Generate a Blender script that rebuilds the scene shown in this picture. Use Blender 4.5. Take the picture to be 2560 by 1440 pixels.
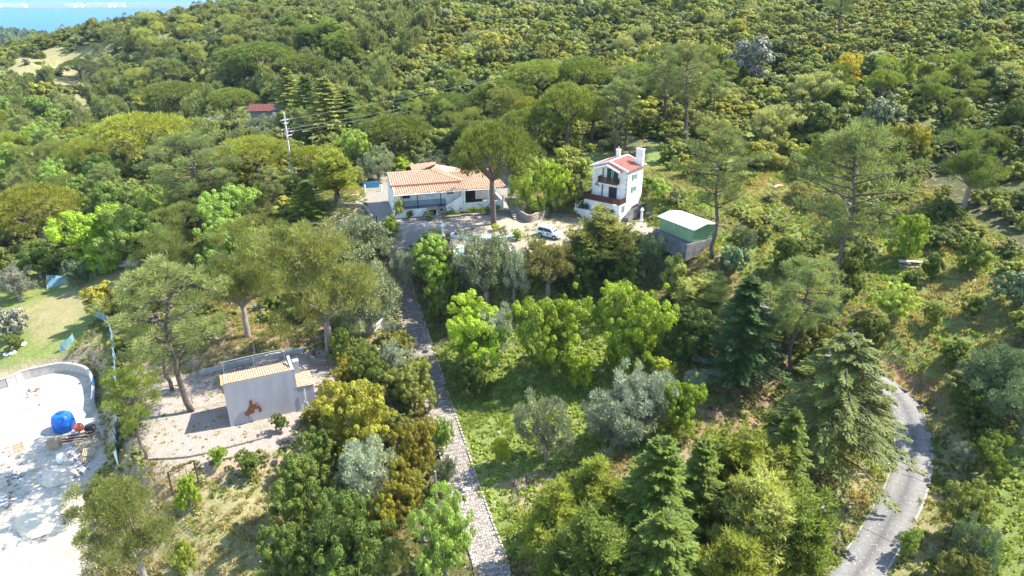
import bpy, bmesh, math, random
import numpy as np
from mathutils import Vector, Matrix, noise
for o in list(bpy.data.objects): bpy.data.objects.remove(o)
SC = bpy.context.scene
COL = SC.collection
rnd = random.Random(7)
RNG = np.random.default_rng(11)
R = math.radians
# ------------------------------------------------------------ camera, sky, sun
CAMH = 45.0; PITCH = R(24.0); FPX = 24.0/36.0*2560.0
SP, CP = math.sin(PITCH), math.cos(PITCH)
cam = bpy.data.cameras.new('camera'); camo = bpy.data.objects.new('camera', cam); COL.objects.link(camo)
cam.lens = 24.0; cam.sensor_width = 36.0; cam.clip_start = 1.0; cam.clip_end = 40000.0
camo.location = (0, 0, CAMH); camo.rotation_euler = (R(90)-PITCH, 0, 0)
SC.camera = camo
SUN_AZ = R(17.0); SUN_EL = R(50.0)          # azimuth counted from +X towards +Y
sunv = Vector((math.cos(SUN_AZ)*math.cos(SUN_EL), math.sin(SUN_AZ)*math.cos(SUN_EL), math.sin(SUN_EL)))
w = bpy.data.worlds.new('World'); SC.world = w; w.use_nodes = True
nt = w.node_tree; bg = nt.nodes['Background']
sky = nt.nodes.new('ShaderNodeTexSky'); sky.sky_type = 'NISHITA'; sky.sun_disc = False
sky.sun_elevation = SUN_EL; sky.sun_rotation = math.pi/2 - SUN_AZ
sky.air_density = 1.0; sky.dust_density = 0.3; sky.ozone_density = 1.8
nt.links.new(sky.outputs[0], bg.inputs[0]); bg.inputs[1].default_value = 0.15
sl = bpy.data.lights.new('sun', 'SUN'); sl.energy = 3.7; sl.angle = R(0.5); sl.color = (1.0, 0.95, 0.86)
so = bpy.data.objects.new('sun', sl); COL.objects.link(so)
so.rotation_euler = sunv.to_track_quat('Z', 'Y').to_euler(); so.location = (60, 60, 200)
SC.view_settings.view_transform = 'Standard'; SC.view_settings.look = 'None'
SC.view_settings.exposure = 1.88; SC.view_settings.gamma = 1.0; SC.view_settings.use_curve_mapping = False
SC.cycles.max_bounces = 6; SC.cycles.diffuse_bounces = 3; SC.cycles.transmission_bounces = 3
SC.cycles.transparent_max_bounces = 4; SC.cycles.volume_bounces = 0

def ray(px, py):
    u = (px-1280)/FPX; v = (py-720)/FPX
    return np.array((u, CP-v*SP, -(SP+v*CP)))
def at_drop(px, py, d):
    r = ray(px, py); k = d/(-r[2]); return np.array((r[0]*k, r[1]*k, CAMH-d))
def project(x, y, z):
    d = CAMH-z; Z = y*CP+d*SP
    return 1280+FPX*x/Z, 720+FPX*(d*CP-y*SP)/Z, Z

# ------------------------------------------------------------ terrain heights
CPTS = [
 (0,1440,47.6),(400,1440,46.6),(800,1440,45.8),(1230,1440,45.5),(1700,1440,45),(2130,1440,46.4),(2560,1440,44.5),
 (0,1900,49),(800,1900,47),(1600,1900,46.5),(2560,1900,46.5),(-400,1440,48),(-400,1000,47),(-300,700,47),(2900,1400,42),(2900,1000,38),(2900,700,33),
 (0,1200,47.5),(330,1230,44.8),(700,1200,43.8),(1130,1200,44.6),(1500,1200,43.8),(1900,1200,43),(2260,1200,44.2),(2560,1200,42.5),
 (100,1000,47.5),(60,880,46),(100,770,45.3),(60,640,45.5),(200,680,44.5),(400,640,41.5),
 (577,1067,42),(790,1015,42),(400,1000,42),(850,950,41.6),(600,880,41.2),(420,1160,42.8),(620,800,40.3),(470,840,41.2),
 (1090,1000,43.4),(1300,1000,43),(1600,1000,42),(1850,1000,41),(2270,980,41.5),(2500,1000,39.5),
 (1050,860,41.5),(1300,850,41),(1600,850,40),(1800,850,38.8),(2000,850,38.6),(2250,850,38),(2500,850,36.8),
 (1020,700,38),(1250,700,38),(1500,700,37.4),(1680,700,37),(1850,700,36),(2100,700,35.3),(2500,700,33.2),
 (970,560,32.2),(1255,530,32),(1010,610,34),(1150,580,32.6),(1380,585,32.6),(1570,545,31.7),(1640,560,32),(1705,650,34.6),(1800,640,33),
 (960,460,31),(1280,440,30.5),(1450,440,29.8),(1640,460,29.3),(1900,500,30),(2200,500,31),(2500,500,29),
 (2100,400,28),(2500,400,26),(1650,330,27),(1280,323,27.5),(1280,218,24),(1280,122,19),(1280,38,12),(1280,-13,6),
 (1800,300,25),(1800,200,21.5),(1800,100,16),(1800,20,9.5),(1800,-20,5.5),(2300,300,23),(2300,200,19),(2300,100,14),(2300,20,8),(2300,-30,3),
 (2800,300,20),(2800,100,12),(2800,0,5),
 (900,400,31.5),(900,300,30),(900,200,26),(900,100,19),(900,20,11.5),(900,-14,7),
 (735,440,32.5),(650,300,34.5),(300,600,43),(150,520,45.5),(400,450,40),(550,650,39),(650,700,40),(650,600,37.5),(850,600,35.5),(850,530,33),
 (800,750,40.3),(900,800,40.8),(150,400,45.5),(200,300,43),(450,300,39),(200,200,36),(500,200,33),(100,152,28),(0,158,29.5),(-200,170,32),
 (250,112,23),(420,62,17),(600,32,12),(600,100,20.5),
]
WPTS = [(-450,520,-40),(-330,560,-30),(-230,600,-12),(-120,600,15),(0,560,36),(120,560,40),(300,560,44),(0,720,25),(300,720,40),(-300,740,-60),(-560,480,-60)]
pts = np.array([at_drop(*c) for c in CPTS] + [np.array(p, float) for p in WPTS])
def warp(x, y): return np.stack((x/(y+20.0)*2.0, np.log(np.maximum(y, 1)+20.0)*1.6), -1)
def U_(r2): return np.where(r2 > 1e-12, r2*np.log(r2+1e-12), 0.0)
PW = warp(pts[:, 0], pts[:, 1]); n_ = len(PW)
K = U_(((PW[:, None]-PW[None])**2).sum(-1)) + np.eye(n_)*0.004
Pm = np.concatenate((np.ones((n_, 1)), PW), 1)
A_ = np.zeros((n_+3, n_+3)); A_[:n_, :n_] = K; A_[:n_, n_:] = Pm; A_[n_:, :n_] = Pm.T
sol = np.linalg.solve(A_, np.concatenate((pts[:, 2], np.zeros(3))))
def tps(x, y):
    q = warp(x, y).reshape(-1, 2)
    out = np.empty(len(q))
    for i in range(0, len(q), 8000):
        b = q[i:i+8000]
        out[i:i+8000] = U_(((b[:, None]-PW[None])**2).sum(-1)) @ sol[:n_] + sol[n_] + b @ sol[n_+1:]
    return out.reshape(np.shape(x))
def grow(a, b, s, lo, hi, g):
    core = list(np.arange(a, b+s/2, s)); st = s; x = core[0]; L = []
    while x > lo: st *= g; x -= st; L.append(x)
    st = s; x = core[-1]; Rr = []
    while x < hi: st *= g; x += st; Rr.append(x)
    return np.array(L[::-1]+core+Rr)
GX = grow(-62, 66, 0.8, -560, 420, 1.045)
GY = grow(34, 120, 0.8, 12, 760, 1.035)
XX, YY = np.meshgrid(GX, GY)
ZZ = tps(XX, YY)
def poly_sd(x, y, poly):                       # distance outside a polygon (0 inside)
    x = np.asarray(x); y = np.asarray(y); ins = np.zeros(x.shape, bool); dm = np.full(x.shape, 1e9)
    n = len(poly)
    for i in range(n):
        x0, y0 = poly[i][:2]; x1, y1 = poly[(i+1) % n][:2]
        c = ((y0 > y) != (y1 > y)) & (x < (x1-x0)*(y-y0)/((y1-y0) if y1 != y0 else 1e-9)+x0)
        ins ^= c
        t = np.clip(((x-x0)*(x1-x0)+(y-y0)*(y1-y0))/max((x1-x0)**2+(y1-y0)**2, 1e-9), 0, 1)
        dm = np.minimum(dm, np.hypot(x-x0-t*(x1-x0), y-y0-t*(y1-y0)))
    return np.where(ins, 0.0, dm), ins
def wpoly(pp, d): return [tuple(at_drop(a, b, d)[:2]) for a, b in pp]
YARD = wpoly([(-60,975),(60,945),(150,928),(215,930),(235,965),(245,1030),(262,1090),(262,1160),(215,1230),(200,1320),(215,1440),(230,1560),(-200,1560),(-300,1100)], 47.5)
FORE = wpoly([(372,968),(470,935),(560,915),(640,900),(760,880),(860,875),(870,930),(800,1010),(700,1110),(560,1145),(385,1165),(345,1080)], 42.0)
HOUSEPAD = wpoly([(905,470),(930,560),(985,590),(1100,575),(1290,575),(1340,560),(1290,500),(1260,430),(950,420)], 32.0)
TERR = wpoly([(1100,575),(1100,600),(1200,640),(1330,640),(1420,615),(1560,600),(1640,580),(1600,545),(1440,545),(1300,545)], 32.5)
SHEDPAD = wpoly([(1655,577),(1731,609),(1778,600),(1700,560)], 32.0)
def pad(poly, z, fall):
    global ZZ
    d, ins = poly_sd(XX, YY, poly); t = np.clip(1-d/fall, 0, 1); t = t*t*(3-2*t)
    ZZ = ZZ*(1-t)+z*t
NZ = np.zeros_like(ZZ)
for i in range(XX.shape[0]):
    for j in range(XX.shape[1]):
        p = Vector((XX[i, j]*.13, YY[i, j]*.13, 0)); s_ = min(1.0+max(YY[i, j]-110, 0)/60.0, 4)
        NZ[i, j] = noise.noise(p)*.35*s_ + noise.noise(p*3.1)*.16
flat = np.zeros_like(ZZ)
for P_ in (YARD, FORE, HOUSEPAD, TERR, SHEDPAD):
    d, _i = poly_sd(XX, YY, P_); flat = np.maximum(flat, np.clip(1-d/3, 0, 1))
ZZ = ZZ + NZ*(1-flat)
pad(TERR, CAMH-32.5, 3.5); pad(HOUSEPAD, CAMH-32.0, 2.5); pad(FORE, CAMH-42.0, 2.5); pad(YARD, CAMH-47.5, 2.4)
# ---- the two roads: centre lines as pixels on the ground, graded across
def H0(x, y):
    x = np.asarray(x, float); y = np.asarray(y, float)
    i = np.clip(np.searchsorted(GY, y)-1, 0, len(GY)-2); j = np.clip(np.searchsorted(GX, x)-1, 0, len(GX)-2)
    ty = np.clip((y-GY[i])/(GY[i+1]-GY[i]), 0, 1); tx = np.clip((x-GX[j])/(GX[j+1]-GX[j]), 0, 1)
    return (ZZ[i, j]*(1-tx)+ZZ[i, j+1]*tx)*(1-ty)+(ZZ[i+1, j]*(1-tx)+ZZ[i+1, j+1]*tx)*ty
TS = np.concatenate((np.arange(30, 160, .25), np.arange(160, 700, 1.0)))
def G(px, py):
    r = ray(px, py); X = r[0]*TS; Y = r[1]*TS; Zr = CAMH+r[2]*TS
    dd = Zr-H0(X, Y); k = np.argmax(dd < 0)
    if not (dd < 0).any(): k = len(TS)-1
    k = max(k, 1); f = dd[k-1]/(dd[k-1]-dd[k]+1e-9); f = min(max(f, 0), 1); t = TS[k-1]+(TS[k]-TS[k-1])*f
    x, y = r[0]*t, r[1]*t
    return Vector((x, y, float(H0(x, y))))
def spline(P, step):
    P = [np.array(p, float) for p in P]; P = [2*P[0]-P[1]]+P+[2*P[-1]-P[-2]]; out = []
    for i in range(1, len(P)-2):
        L = max(2, int(np.linalg.norm(P[i+1]-P[i])/step))
        for k in range(L):
            t = k/L
            out.append(.5*((2*P[i])+(-P[i-1]+P[i+1])*t+(2*P[i-1]-5*P[i]+4*P[i+1]-P[i+2])*t*t+(-P[i-1]+3*P[i]-3*P[i+1]+P[i+2])*t**3))
    out.append(P[-2]); return out
PATH_C = [(1250,1700),(1232,1440),(1195,1320),(1155,1200),(1122,1090),(1092,1000),(1072,930),(1043,840),(1022,770),(1000,700),(997,650),(1000,610)]
ROAD_C = [(2000,1640),(2140,1440),(2215,1320),(2262,1230),(2282,1150),(2280,1080),(2262,1020),(2210,960),(2120,900),(2010,840),(1900,775),(1840,740)]
def lane(C, halfw):
    P = spline([G(*c) for c in C], .5); P = [Vector(p) for p in P]
    zs = np.array([p.z for p in P]); k = np.ones(13)/13; zs = np.convolve(np.pad(zs, 6, 'edge'), k, 'valid')
    for p, z in zip(P, zs): p.z = z
    return P
def carve(P, hw, fall):
    global ZZ
    A = np.array([tuple(p) for p in P])
    m = (YY > 25) & (YY < 140) & (np.abs(XX) < 75)
    q = np.stack((XX[m], YY[m]), -1); best = np.full(len(q), 1e9); bz = np.zeros(len(q))
    for a in A:
        d = np.hypot(q[:, 0]-a[0], q[:, 1]-a[1]); k = d < best; best[k] = d[k]; bz[k] = a[2]
    t = np.clip(1-(best-hw)/fall, 0, 1); t = t*t*(3-2*t)
    z = ZZ[m]; ZZ[m] = z*(1-t)+(bz-.03)*t
PATH = lane(PATH_C, 1.6); carve(PATH, 2.0, 2.5)
ROAD = lane(ROAD_C, 1.7); carve(ROAD, 2.2, 3.0)

# ------------------------------------------------------------ materials
MATS = {}
def mat(name, base, rough=.8, metal=0, spec=.3, noise_scale=None, amt=.25, second=None, bump=0, coord='Object', detail=5, stretch=None):
    if name in MATS: return MATS[name]
    m = bpy.data.materials.new(name); m.use_nodes = True; t = m.node_tree; b = t.nodes['Principled BSDF']
    b.inputs['Base Color'].default_value = (*base, 1); b.inputs['Roughness'].default_value = rough
    b.inputs['Metallic'].default_value = metal; b.inputs['Specular IOR Level'].default_value = spec
    if noise_scale:
        tc = t.nodes.new('ShaderNodeTexCoord'); src = tc.outputs[coord]
        if stretch:
            mp = t.nodes.new('ShaderNodeMapping'); mp.inputs['Scale'].default_value = stretch
            t.links.new(src, mp.inputs[0]); src = mp.outputs[0]
        n = t.nodes.new('ShaderNodeTexNoise'); n.inputs['Scale'].default_value = noise_scale; n.inputs['Detail'].default_value = detail
        n.inputs['Roughness'].default_value = .65
        t.links.new(src, n.inputs['Vector'])
        cr = t.nodes.new('ShaderNodeValToRGB'); cr.color_ramp.elements[0].position = .35; cr.color_ramp.elements[1].position = .68
        c2 = second if second else tuple(c*(1-amt*1.6) for c in base)
        cr.color_ramp.elements[0].color = (*c2, 1); cr.color_ramp.elements[1].color = (*[min(1, c*(1+amt*.5)) for c in base], 1)
        t.links.new(n.outputs['Fac'], cr.inputs[0]); t.links.new(cr.outputs[0], b.inputs['Base Color'])
        if bump:
            bp = t.nodes.new('ShaderNodeBump'); bp.inputs['Strength'].default_value = bump; bp.inputs['Distance'].default_value = .05
            t.links.new(n.outputs['Fac'], bp.inputs['Height']); t.links.new(bp.outputs[0], b.inputs['Normal'])
    MATS[name] = m; return m
def leafmat(name, c, var=.35, trans=.38, hue=(1.05, 1.0, .7)):
    """foliage: base colour varied per leaf clump (mesh attribute tone) and per plant"""
    key = 'foliage_'+name
    if key in MATS: return MATS[key]
    m = bpy.data.materials.new(key); m.use_nodes = True; t = m.node_tree; b = t.nodes['Principled BSDF']; out = t.nodes['Material Output']
    b.inputs['Roughness'].default_value = .6; b.inputs['Specular IOR Level'].default_value = .25
    at = t.nodes.new('ShaderNodeAttribute'); at.attribute_name = 'tone'
    oi = t.nodes.new('ShaderNodeObjectInfo')
    cr = t.nodes.new('ShaderNodeValToRGB'); e = cr.color_ramp.elements
    e[0].position = 0; e[0].color = (*[x*(1-var) for x in c], 1)
    e[1].position = 1; e[1].color = (*[min(1, c[i]*(1+var*hue[i]*1.3)) for i in range(3)], 1)
    mid = cr.color_ramp.elements.new(.5); mid.color = (*c, 1)
    t.links.new(at.outputs['Fac'], cr.inputs[0])
    hs = t.nodes.new('ShaderNodeHueSaturation')
    m1 = t.nodes.new('ShaderNodeMapRange'); m1.inputs[3].default_value = .490; m1.inputs[4].default_value = .508
    m2 = t.nodes.new('ShaderNodeMapRange'); m2.inputs[3].default_value = .8; m2.inputs[4].default_value = 1.22
    wn = t.nodes.new('ShaderNodeMath'); wn.operation = 'FRACT'; mu = t.nodes.new('ShaderNodeMath'); mu.operation = 'MULTIPLY'; mu.inputs[1].default_value = 7.31
    t.links.new(oi.outputs['Random'], m1.inputs[0]); t.links.new(oi.outputs['Random'], mu.inputs[0]); t.links.new(mu.outputs[0], wn.inputs[0]); t.links.new(wn.outputs[0], m2.inputs[0])
    t.links.new(m1.outputs[0], hs.inputs['Hue']); t.links.new(m2.outputs[0], hs.inputs['Value']); t.links.new(cr.outputs[0], hs.inputs['Color'])
    t.links.new(hs.outputs[0], b.inputs['Base Color'])
    tr = t.nodes.new('ShaderNodeBsdfTranslucent'); mx = t.nodes.new('ShaderNodeMixShader'); mx.inputs[0].default_value = trans
    tg = t.nodes.new('ShaderNodeMix'); tg.data_type = 'RGBA'; tg.blend_type = 'MULTIPLY'; tg.inputs[0].default_value = 1; tg.inputs[7].default_value = (1.7,1.6,.8,1) if trans > .2 else (1.1,1.15,.9,1); t.links.new(hs.outputs[0], tg.inputs[6]); t.links.new(tg.outputs[2], tr.inputs[0]); t.links.new(b.outputs[0], mx.inputs[1]); t.links.new(tr.outputs[0], mx.inputs[2]); t.links.new(mx.outputs[0], out.inputs[0])
    MATS[key] = m; return m

# ------------------------------------------------------------ object helpers
def tag(o, label=None, cat=None, group=None, kind=None):
    if label: o['label'] = label
    if cat: o['category'] = cat
    if group: o['group'] = group
    if kind: o['kind'] = kind
    return o
def empty(name, loc, rz=0, label=None, cat=None, group=None):
    o = bpy.data.objects.new(name, None); COL.objects.link(o); o.location = loc; o.rotation_euler = (0, 0, rz); o.empty_display_size = .3
    return tag(o, label, cat, group)
class MB:
    def __init__(s): s.v = []; s.f = []; s.mi = []
    def add(s, vs, fs, mi=0):
        b = len(s.v); s.v += [tuple(map(float, p)) for p in vs]; s.f += [tuple(b+i for i in f) for f in fs]; s.mi += [mi]*len(fs); return s
    def box(s, x0, x1, y0, y1, z0, z1, mi=0):
        return s.add([(x0,y0,z0),(x1,y0,z0),(x1,y1,z0),(x0,y1,z0),(x0,y0,z1),(x1,y0,z1),(x1,y1,z1),(x0,y1,z1)],
                     [(0,3,2,1),(4,5,6,7),(0,1,5,4),(1,2,6,5),(2,3,7,6),(3,0,4,7)], mi)
    def rbox(s, c, size, rz=0, mi=0, tilt=0):
        M = Matrix.Translation(c) @ Matrix.Rotation(rz, 4, 'Z') @ Matrix.Rotation(tilt, 4, 'X'); hx, hy, hz = [q/2 for q in size]
        P = [M @ Vector((a*hx, b*hy, d*hz)) for a, b, d in [(-1,-1,-1),(1,-1,-1),(1,1,-1),(-1,1,-1),(-1,-1,1),(1,-1,1),(1,1,1),(-1,1,1)]]
        return s.add(P, [(0,3,2,1),(4,5,6,7),(0,1,5,4),(1,2,6,5),(2,3,7,6),(3,0,4,7)], mi)
    def tube(s, P, Rr, n=6, mi=0, cap=True):
        P = [Vector(p) for p in P]; rings = []; b0 = len(s.v)
        for i, p in enumerate(P):
            d = (P[min(i+1, len(P)-1)]-P[max(i-1, 0)]); d = d.normalized() if d.length > 1e-6 else Vector((0, 0, 1))
            a = d.orthogonal() if abs(d.z) < .9 else Vector((1, 0, 0)).cross(d)
            if abs(d.z) < .9: a = d.cross(Vector((0, 0, 1)))
            a.normalize(); b = d.cross(a); r = Rr[i] if hasattr(Rr, '__len__') else Rr
            for k in range(n):
                t = 2*math.pi*k/n; s.v.append(tuple(p+a*math.cos(t)*r+b*math.sin(t)*r))
        for i in range(len(P)-1):
            for k in range(n):
                s.f.append((b0+i*n+k, b0+i*n+(k+1) % n, b0+(i+1)*n+(k+1) % n, b0+(i+1)*n+k)); s.mi.append(mi)
        if cap:
            s.f.append(tuple(b0+k for k in range(n))[::-1]); s.mi.append(mi); e = b0+(len(P)-1)*n; s.f.append(tuple(e+k for k in range(n))); s.mi.append(mi)
        return s
    def lathe(s, prof, n=16, mi=0, c=(0, 0, 0)):
        b0 = len(s.v)
        for r, z in prof:
            for k in range(n):
                t = 2*math.pi*k/n; s.v.append((c[0]+r*math.cos(t), c[1]+r*math.sin(t), c[2]+z))
        for i in range(len(prof)-1):
            for k in range(n): s.f.append((b0+i*n+k, b0+i*n+(k+1) % n, b0+(i+1)*n+(k+1) % n, b0+(i+1)*n+k)); s.mi.append(mi)
        s.f.append(tuple(b0+(len(prof)-1)*n+k for k in range(n))); s.mi.append(mi)
        s.f.append(tuple(b0+k for k in range(n))[::-1]); s.mi.append(mi)
        return s
    def prism(s, poly, z0, z1, mi=0):
        n = len(poly); return s.add([(x, y, z0) for x, y in poly]+[(x, y, z1) for x, y in poly],
            [tuple(range(n))[::-1], tuple(range(n, 2*n))]+[(i, (i+1) % n, n+(i+1) % n, n+i) for i in range(n)], mi)
    def slab(s, P, t, mi=0):
        P = [Vector(p) for p in P]; nn = (P[1]-P[0]).cross(P[2]-P[0]).normalized()
        if nn.z < 0: P = P[::-1]; nn = -nn
        n = len(P); return s.add([p-nn*t for p in P]+P, [tuple(range(n))[::-1], tuple(range(n, 2*n))]+[(i, (i+1) % n, n+(i+1) % n, n+i) for i in range(n)], mi)
    def mesh(s, name, mats, smooth=False):
        me = bpy.data.meshes.new(name); me.from_pydata(s.v, [], s.f)
        for m in (mats if isinstance(mats, (list, tuple)) else [mats]): me.materials.append(m)
        me.polygons.foreach_set('material_index', s.mi)
        if smooth: me.polygons.foreach_set('use_smooth', [True]*len(s.f))
        me.update(); return me
    def build(s, name, mats, parent=None, smooth=False, loc=None, rz=None):
        o = bpy.data.objects.new(name, s.mesh(name, mats, smooth)); COL.objects.link(o)
        if parent: o.parent = parent
        if loc is not None: o.location = loc
        if rz is not None: o.rotation_euler = (0, 0, rz)
        return o
def inst(src, parent, loc, rot=(0, 0, 0), scale=(1, 1, 1), name=None):
    o = src.copy(); COL.objects.link(o); o.parent = parent; o.location = loc; o.rotation_euler = rot; o.scale = scale; return o

# ------------------------------------------------------------ ground, water, far land
def zone(pp): return pp
ZN = []   # (pixel polygon, colour, soft px, max depth)
GRASS=(.19,.24,.055); MEAD=(.19,.24,.06); DRY=(.30,.27,.125); TAN=(.36,.27,.17); DIRT=(.30,.185,.11); FOREST=(.085,.085,.038); SCRUB=(.16,.18,.06); BANK=(.40,.31,.21)
ZN += [([(1110,880),(1300,760),(1640,750),(1700,900),(1560,960),(1420,1180),(1300,1400),(1225,1380),(1130,1010)], GRASS),
 ([(1260,1190),(1500,1130),(1800,1060),(1850,1120),(1600,1180),(1400,1290),(1290,1260)], TAN),
 ([(1190,970),(1330,930),(1400,960),(1330,1040),(1230,1030)], MEAD),
 ([(1280,1040),(1450,1080),(1700,1060),(1700,1110),(1400,1170),(1200,1180)], GRASS),
 ([(1700,940),(1960,880),(2000,1000),(1900,1130),(1750,1110)], DIRT),
 ([(1640,560),(1800,640),(1880,720),(1830,760),(1690,690)], DIRT),
 ([(1790,600),(2000,560),(2100,640),(2050,700),(1880,720)], MEAD),
 ([(2000,600),(2200,560),(2500,640),(2560,760),(2500,900),(2350,1010),(2200,930),(2150,760)], MEAD),
 ([(2180,900),(2330,960),(2420,1050),(2330,1120),(2250,980)], DIRT),
 ([(2160,1120),(2250,1110),(2200,1250),(2100,1330),(2060,1300)], DRY),
 ([(2310,1000),(2420,1060),(2380,1250),(2300,1440),(2180,1440),(2270,1290),(2320,1150)], DRY),
 ([(2440,1150),(2560,1060),(2560,1440),(2470,1440)], GRASS),
 ([(1440,430),(1640,400),(1700,470),(1640,540),(1600,450)], MEAD),
 ([(1600,380),(1900,320),(2000,480),(1900,560),(1700,500)], MEAD),
 ([(1350,330),(1560,340),(1500,420),(1380,440)], MEAD),
 ([(0,560),(150,620),(240,690),(200,740),(0,800)], GRASS),
 ([(0,790),(210,720),(400,640),(430,680),(250,800),(180,860),(150,930),(0,975)], MEAD),
 ([(60,780),(230,710),(410,635),(430,665),(240,760),(100,850)], DRY),
 ([(0,935),(160,900),(240,850),(300,900),(290,1000),(250,1060),(235,960),(150,925),(0,970)], BANK),
 ([(240,820),(560,800),(620,880),(400,960),(300,1180),(250,1120),(290,960)], TAN),
 ([(330,1160),(560,1140),(780,1060),(820,1130),(600,1230),(560,1440),(380,1440),(360,1250)], TAN),
 ([(440,1260),(640,1200),(760,1440),(380,1440)], DRY),
 ([(560,760),(830,760),(800,880),(620,840)], DIRT),
 ([(690,540),(920,470),(960,560),(880,600),(760,620)], BANK),
 ([(840,700),(1010,700),(1060,900),(960,900),(850,850)], TAN),
 ([(0,150),(150,130),(260,140),(230,230),(190,330),(160,210),(0,180)], DRY),
 ([(90,110),(250,90),(240,130),(90,150)], DRY),
 ([(2080,40),(2500,60),(2560,300),(2350,330),(2150,120)], SCRUB),
]
px_, py_, pz_ = project(XX, YY, ZZ)
colr = np.empty(XX.shape+(3,)); colr[:] = FOREST
far_ = np.clip((YY-115)/60, 0, 1)[..., None]; colr = colr*(1-far_)+np.array(SCRUB)*.95*far_
ZSC = .82
for pp, c in ZN:
    cx, cy = np.mean([p[0] for p in pp]), np.mean([p[1] for p in pp]); gz = G(cx, cy); zc = project(*gz)[2]
    d, ins = poly_sd(px_, py_, pp); t = np.clip(1-d/22.0, 0, 1)*(np.abs(pz_-zc) < zc*.45)
    colr = colr*(1-t[..., None])+np.array(c)*ZSC*t[..., None]
for pp, c in ((YARD, (.50,.44,.355)), (FORE, (.31,.25,.215)), (HOUSEPAD, (.25,.22,.19)), (TERR, (.33,.27,.21))):
    d, ins = poly_sd(XX, YY, pp); t = np.clip(1-d/1.2, 0, 1)[..., None]; colr = colr*(1-t)+np.array(c)*t
ny, nx = XX.shape
me = bpy.data.meshes.new('ground'); me.vertices.add(nx*ny)
me.vertices.foreach_set('co', np.stack((XX, YY, ZZ), -1).astype(np.float32).ravel())
ii, jj = np.meshgrid(np.arange(ny-1), np.arange(nx-1), indexing='ij'); a = ii*nx+jj
q = np.stack((a, a+1, a+nx+1, a+nx), -1).reshape(-1, 4)
me.loops.add(q.size); me.loops.foreach_set('vertex_index', q.ravel().astype(np.int32))
me.polygons.add(len(q)); me.polygons.foreach_set('loop_start', np.arange(0, q.size, 4, dtype=np.int32)); me.polygons.foreach_set('loop_total', np.full(len(q), 4, np.int32))
me.polygons.foreach_set('use_smooth', np.ones(len(q), bool)); me.update()
ca = me.color_attributes.new('soil', 'FLOAT_COLOR', 'POINT'); ca.data.foreach_set('color', np.concatenate((colr, np.ones(colr.shape[:2]+(1,))), -1).astype(np.float32).ravel())
gm = bpy.data.materials.new('ground_cover'); gm.use_nodes = True; t = gm.node_tree; b = t.nodes['Principled BSDF']; b.inputs['Roughness'].default_value = .95; b.inputs['Specular IOR Level'].default_value = .1
at = t.nodes.new('ShaderNodeAttribute'); at.attribute_name = 'soil'; tc = t.nodes.new('ShaderNodeTexCoord')
def nz(scale, detail=6, rough=.7):
    n = t.nodes.new('ShaderNodeTexNoise'); n.inputs['Scale'].default_value = scale; n.inputs['Detail'].default_value = detail; n.inputs['Roughness'].default_value = rough
    t.links.new(tc.outputs['Object'], n.inputs['Vector']); return n
def mrange(src, a, b_, c, d):
    m = t.nodes.new('ShaderNodeMapRange'); m.inputs[1].default_value = a; m.inputs[2].default_value = b_; m.inputs[3].default_value = c; m.inputs[4].default_value = d
    t.links.new(src, m.inputs[0]); return m.outputs[0]
n1 = nz(1.3); n2 = nz(.22, 5); n3 = nz(7, 4)
mx1 = t.nodes.new('ShaderNodeMix'); mx1.data_type = 'RGBA'; mx1.blend_type = 'MIX'
t.links.new(mrange(n1.outputs['Fac'], .52, .66, 0, .65), mx1.inputs[0]); t.links.new(at.outputs['Color'], mx1.inputs[6]); mx1.inputs[7].default_value = (.30,.24,.13,1)
mx2 = t.nodes.new('ShaderNodeMix'); mx2.data_type = 'RGBA'
t.links.new(mrange(n2.outputs['Fac'], .5, .62, 0, .4), mx2.inputs[0]); t.links.new(mx1.outputs[2], mx2.inputs[6]); mx2.inputs[7].default_value = (.10,.13,.035,1)
mv = t.nodes.new('ShaderNodeVectorMath'); mv.operation = 'SCALE'; t.links.new(mx2.outputs[2], mv.inputs[0]); t.links.new(mrange(n3.outputs['Fac'], .3, .7, .6, 1.35), mv.inputs[3])
t.links.new(mv.outputs[0], b.inputs['Base Color'])
bp = t.nodes.new('ShaderNodeBump'); bp.inputs['Strength'].default_value = .8; bp.inputs['Distance'].default_value = .25; t.links.new(n1.outputs['Fac'], bp.inputs['Height']); t.links.new(bp.outputs[0], b.inputs['Normal'])
me.materials.append(gm); g = bpy.data.objects.new('ground', me); COL.objects.link(g); tag(g, kind='structure')
H = H0

# sea
SEA = -110.0
sm = bpy.data.materials.new('sea_water'); sm.use_nodes = True; t = sm.node_tree; b = t.nodes['Principled BSDF']
b.inputs['Base Color'].default_value = (.10,.38,.72,1); b.inputs['Roughness'].default_value = .6; b.inputs['Specular IOR Level'].default_value = .12
tc = t.nodes.new('ShaderNodeTexCoord'); mp = t.nodes.new('ShaderNodeMapping'); mp.inputs['Scale'].default_value = (.0006,.004,1); t.links.new(tc.outputs['Object'], mp.inputs[0])
n = t.nodes.new('ShaderNodeTexNoise'); n.inputs['Scale'].default_value = 1; n.inputs['Detail'].default_value = 4; t.links.new(mp.outputs[0], n.inputs['Vector'])
cr = t.nodes.new('ShaderNodeValToRGB'); cr.color_ramp.elements[0].color = (.02,.10,.34,1); cr.color_ramp.elements[1].color = (.03,.14,.40,1); t.links.new(n.outputs['Fac'], cr.inputs[0]); t.links.new(cr.outputs[0], b.inputs['Base Color'])
o = MB().add([(-16000,300,SEA),(9000,300,SEA),(9000,22000,SEA),(-16000,22000,SEA)], [(0,1,2,3)]).build('sea', sm); tag(o, kind='structure')
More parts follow.
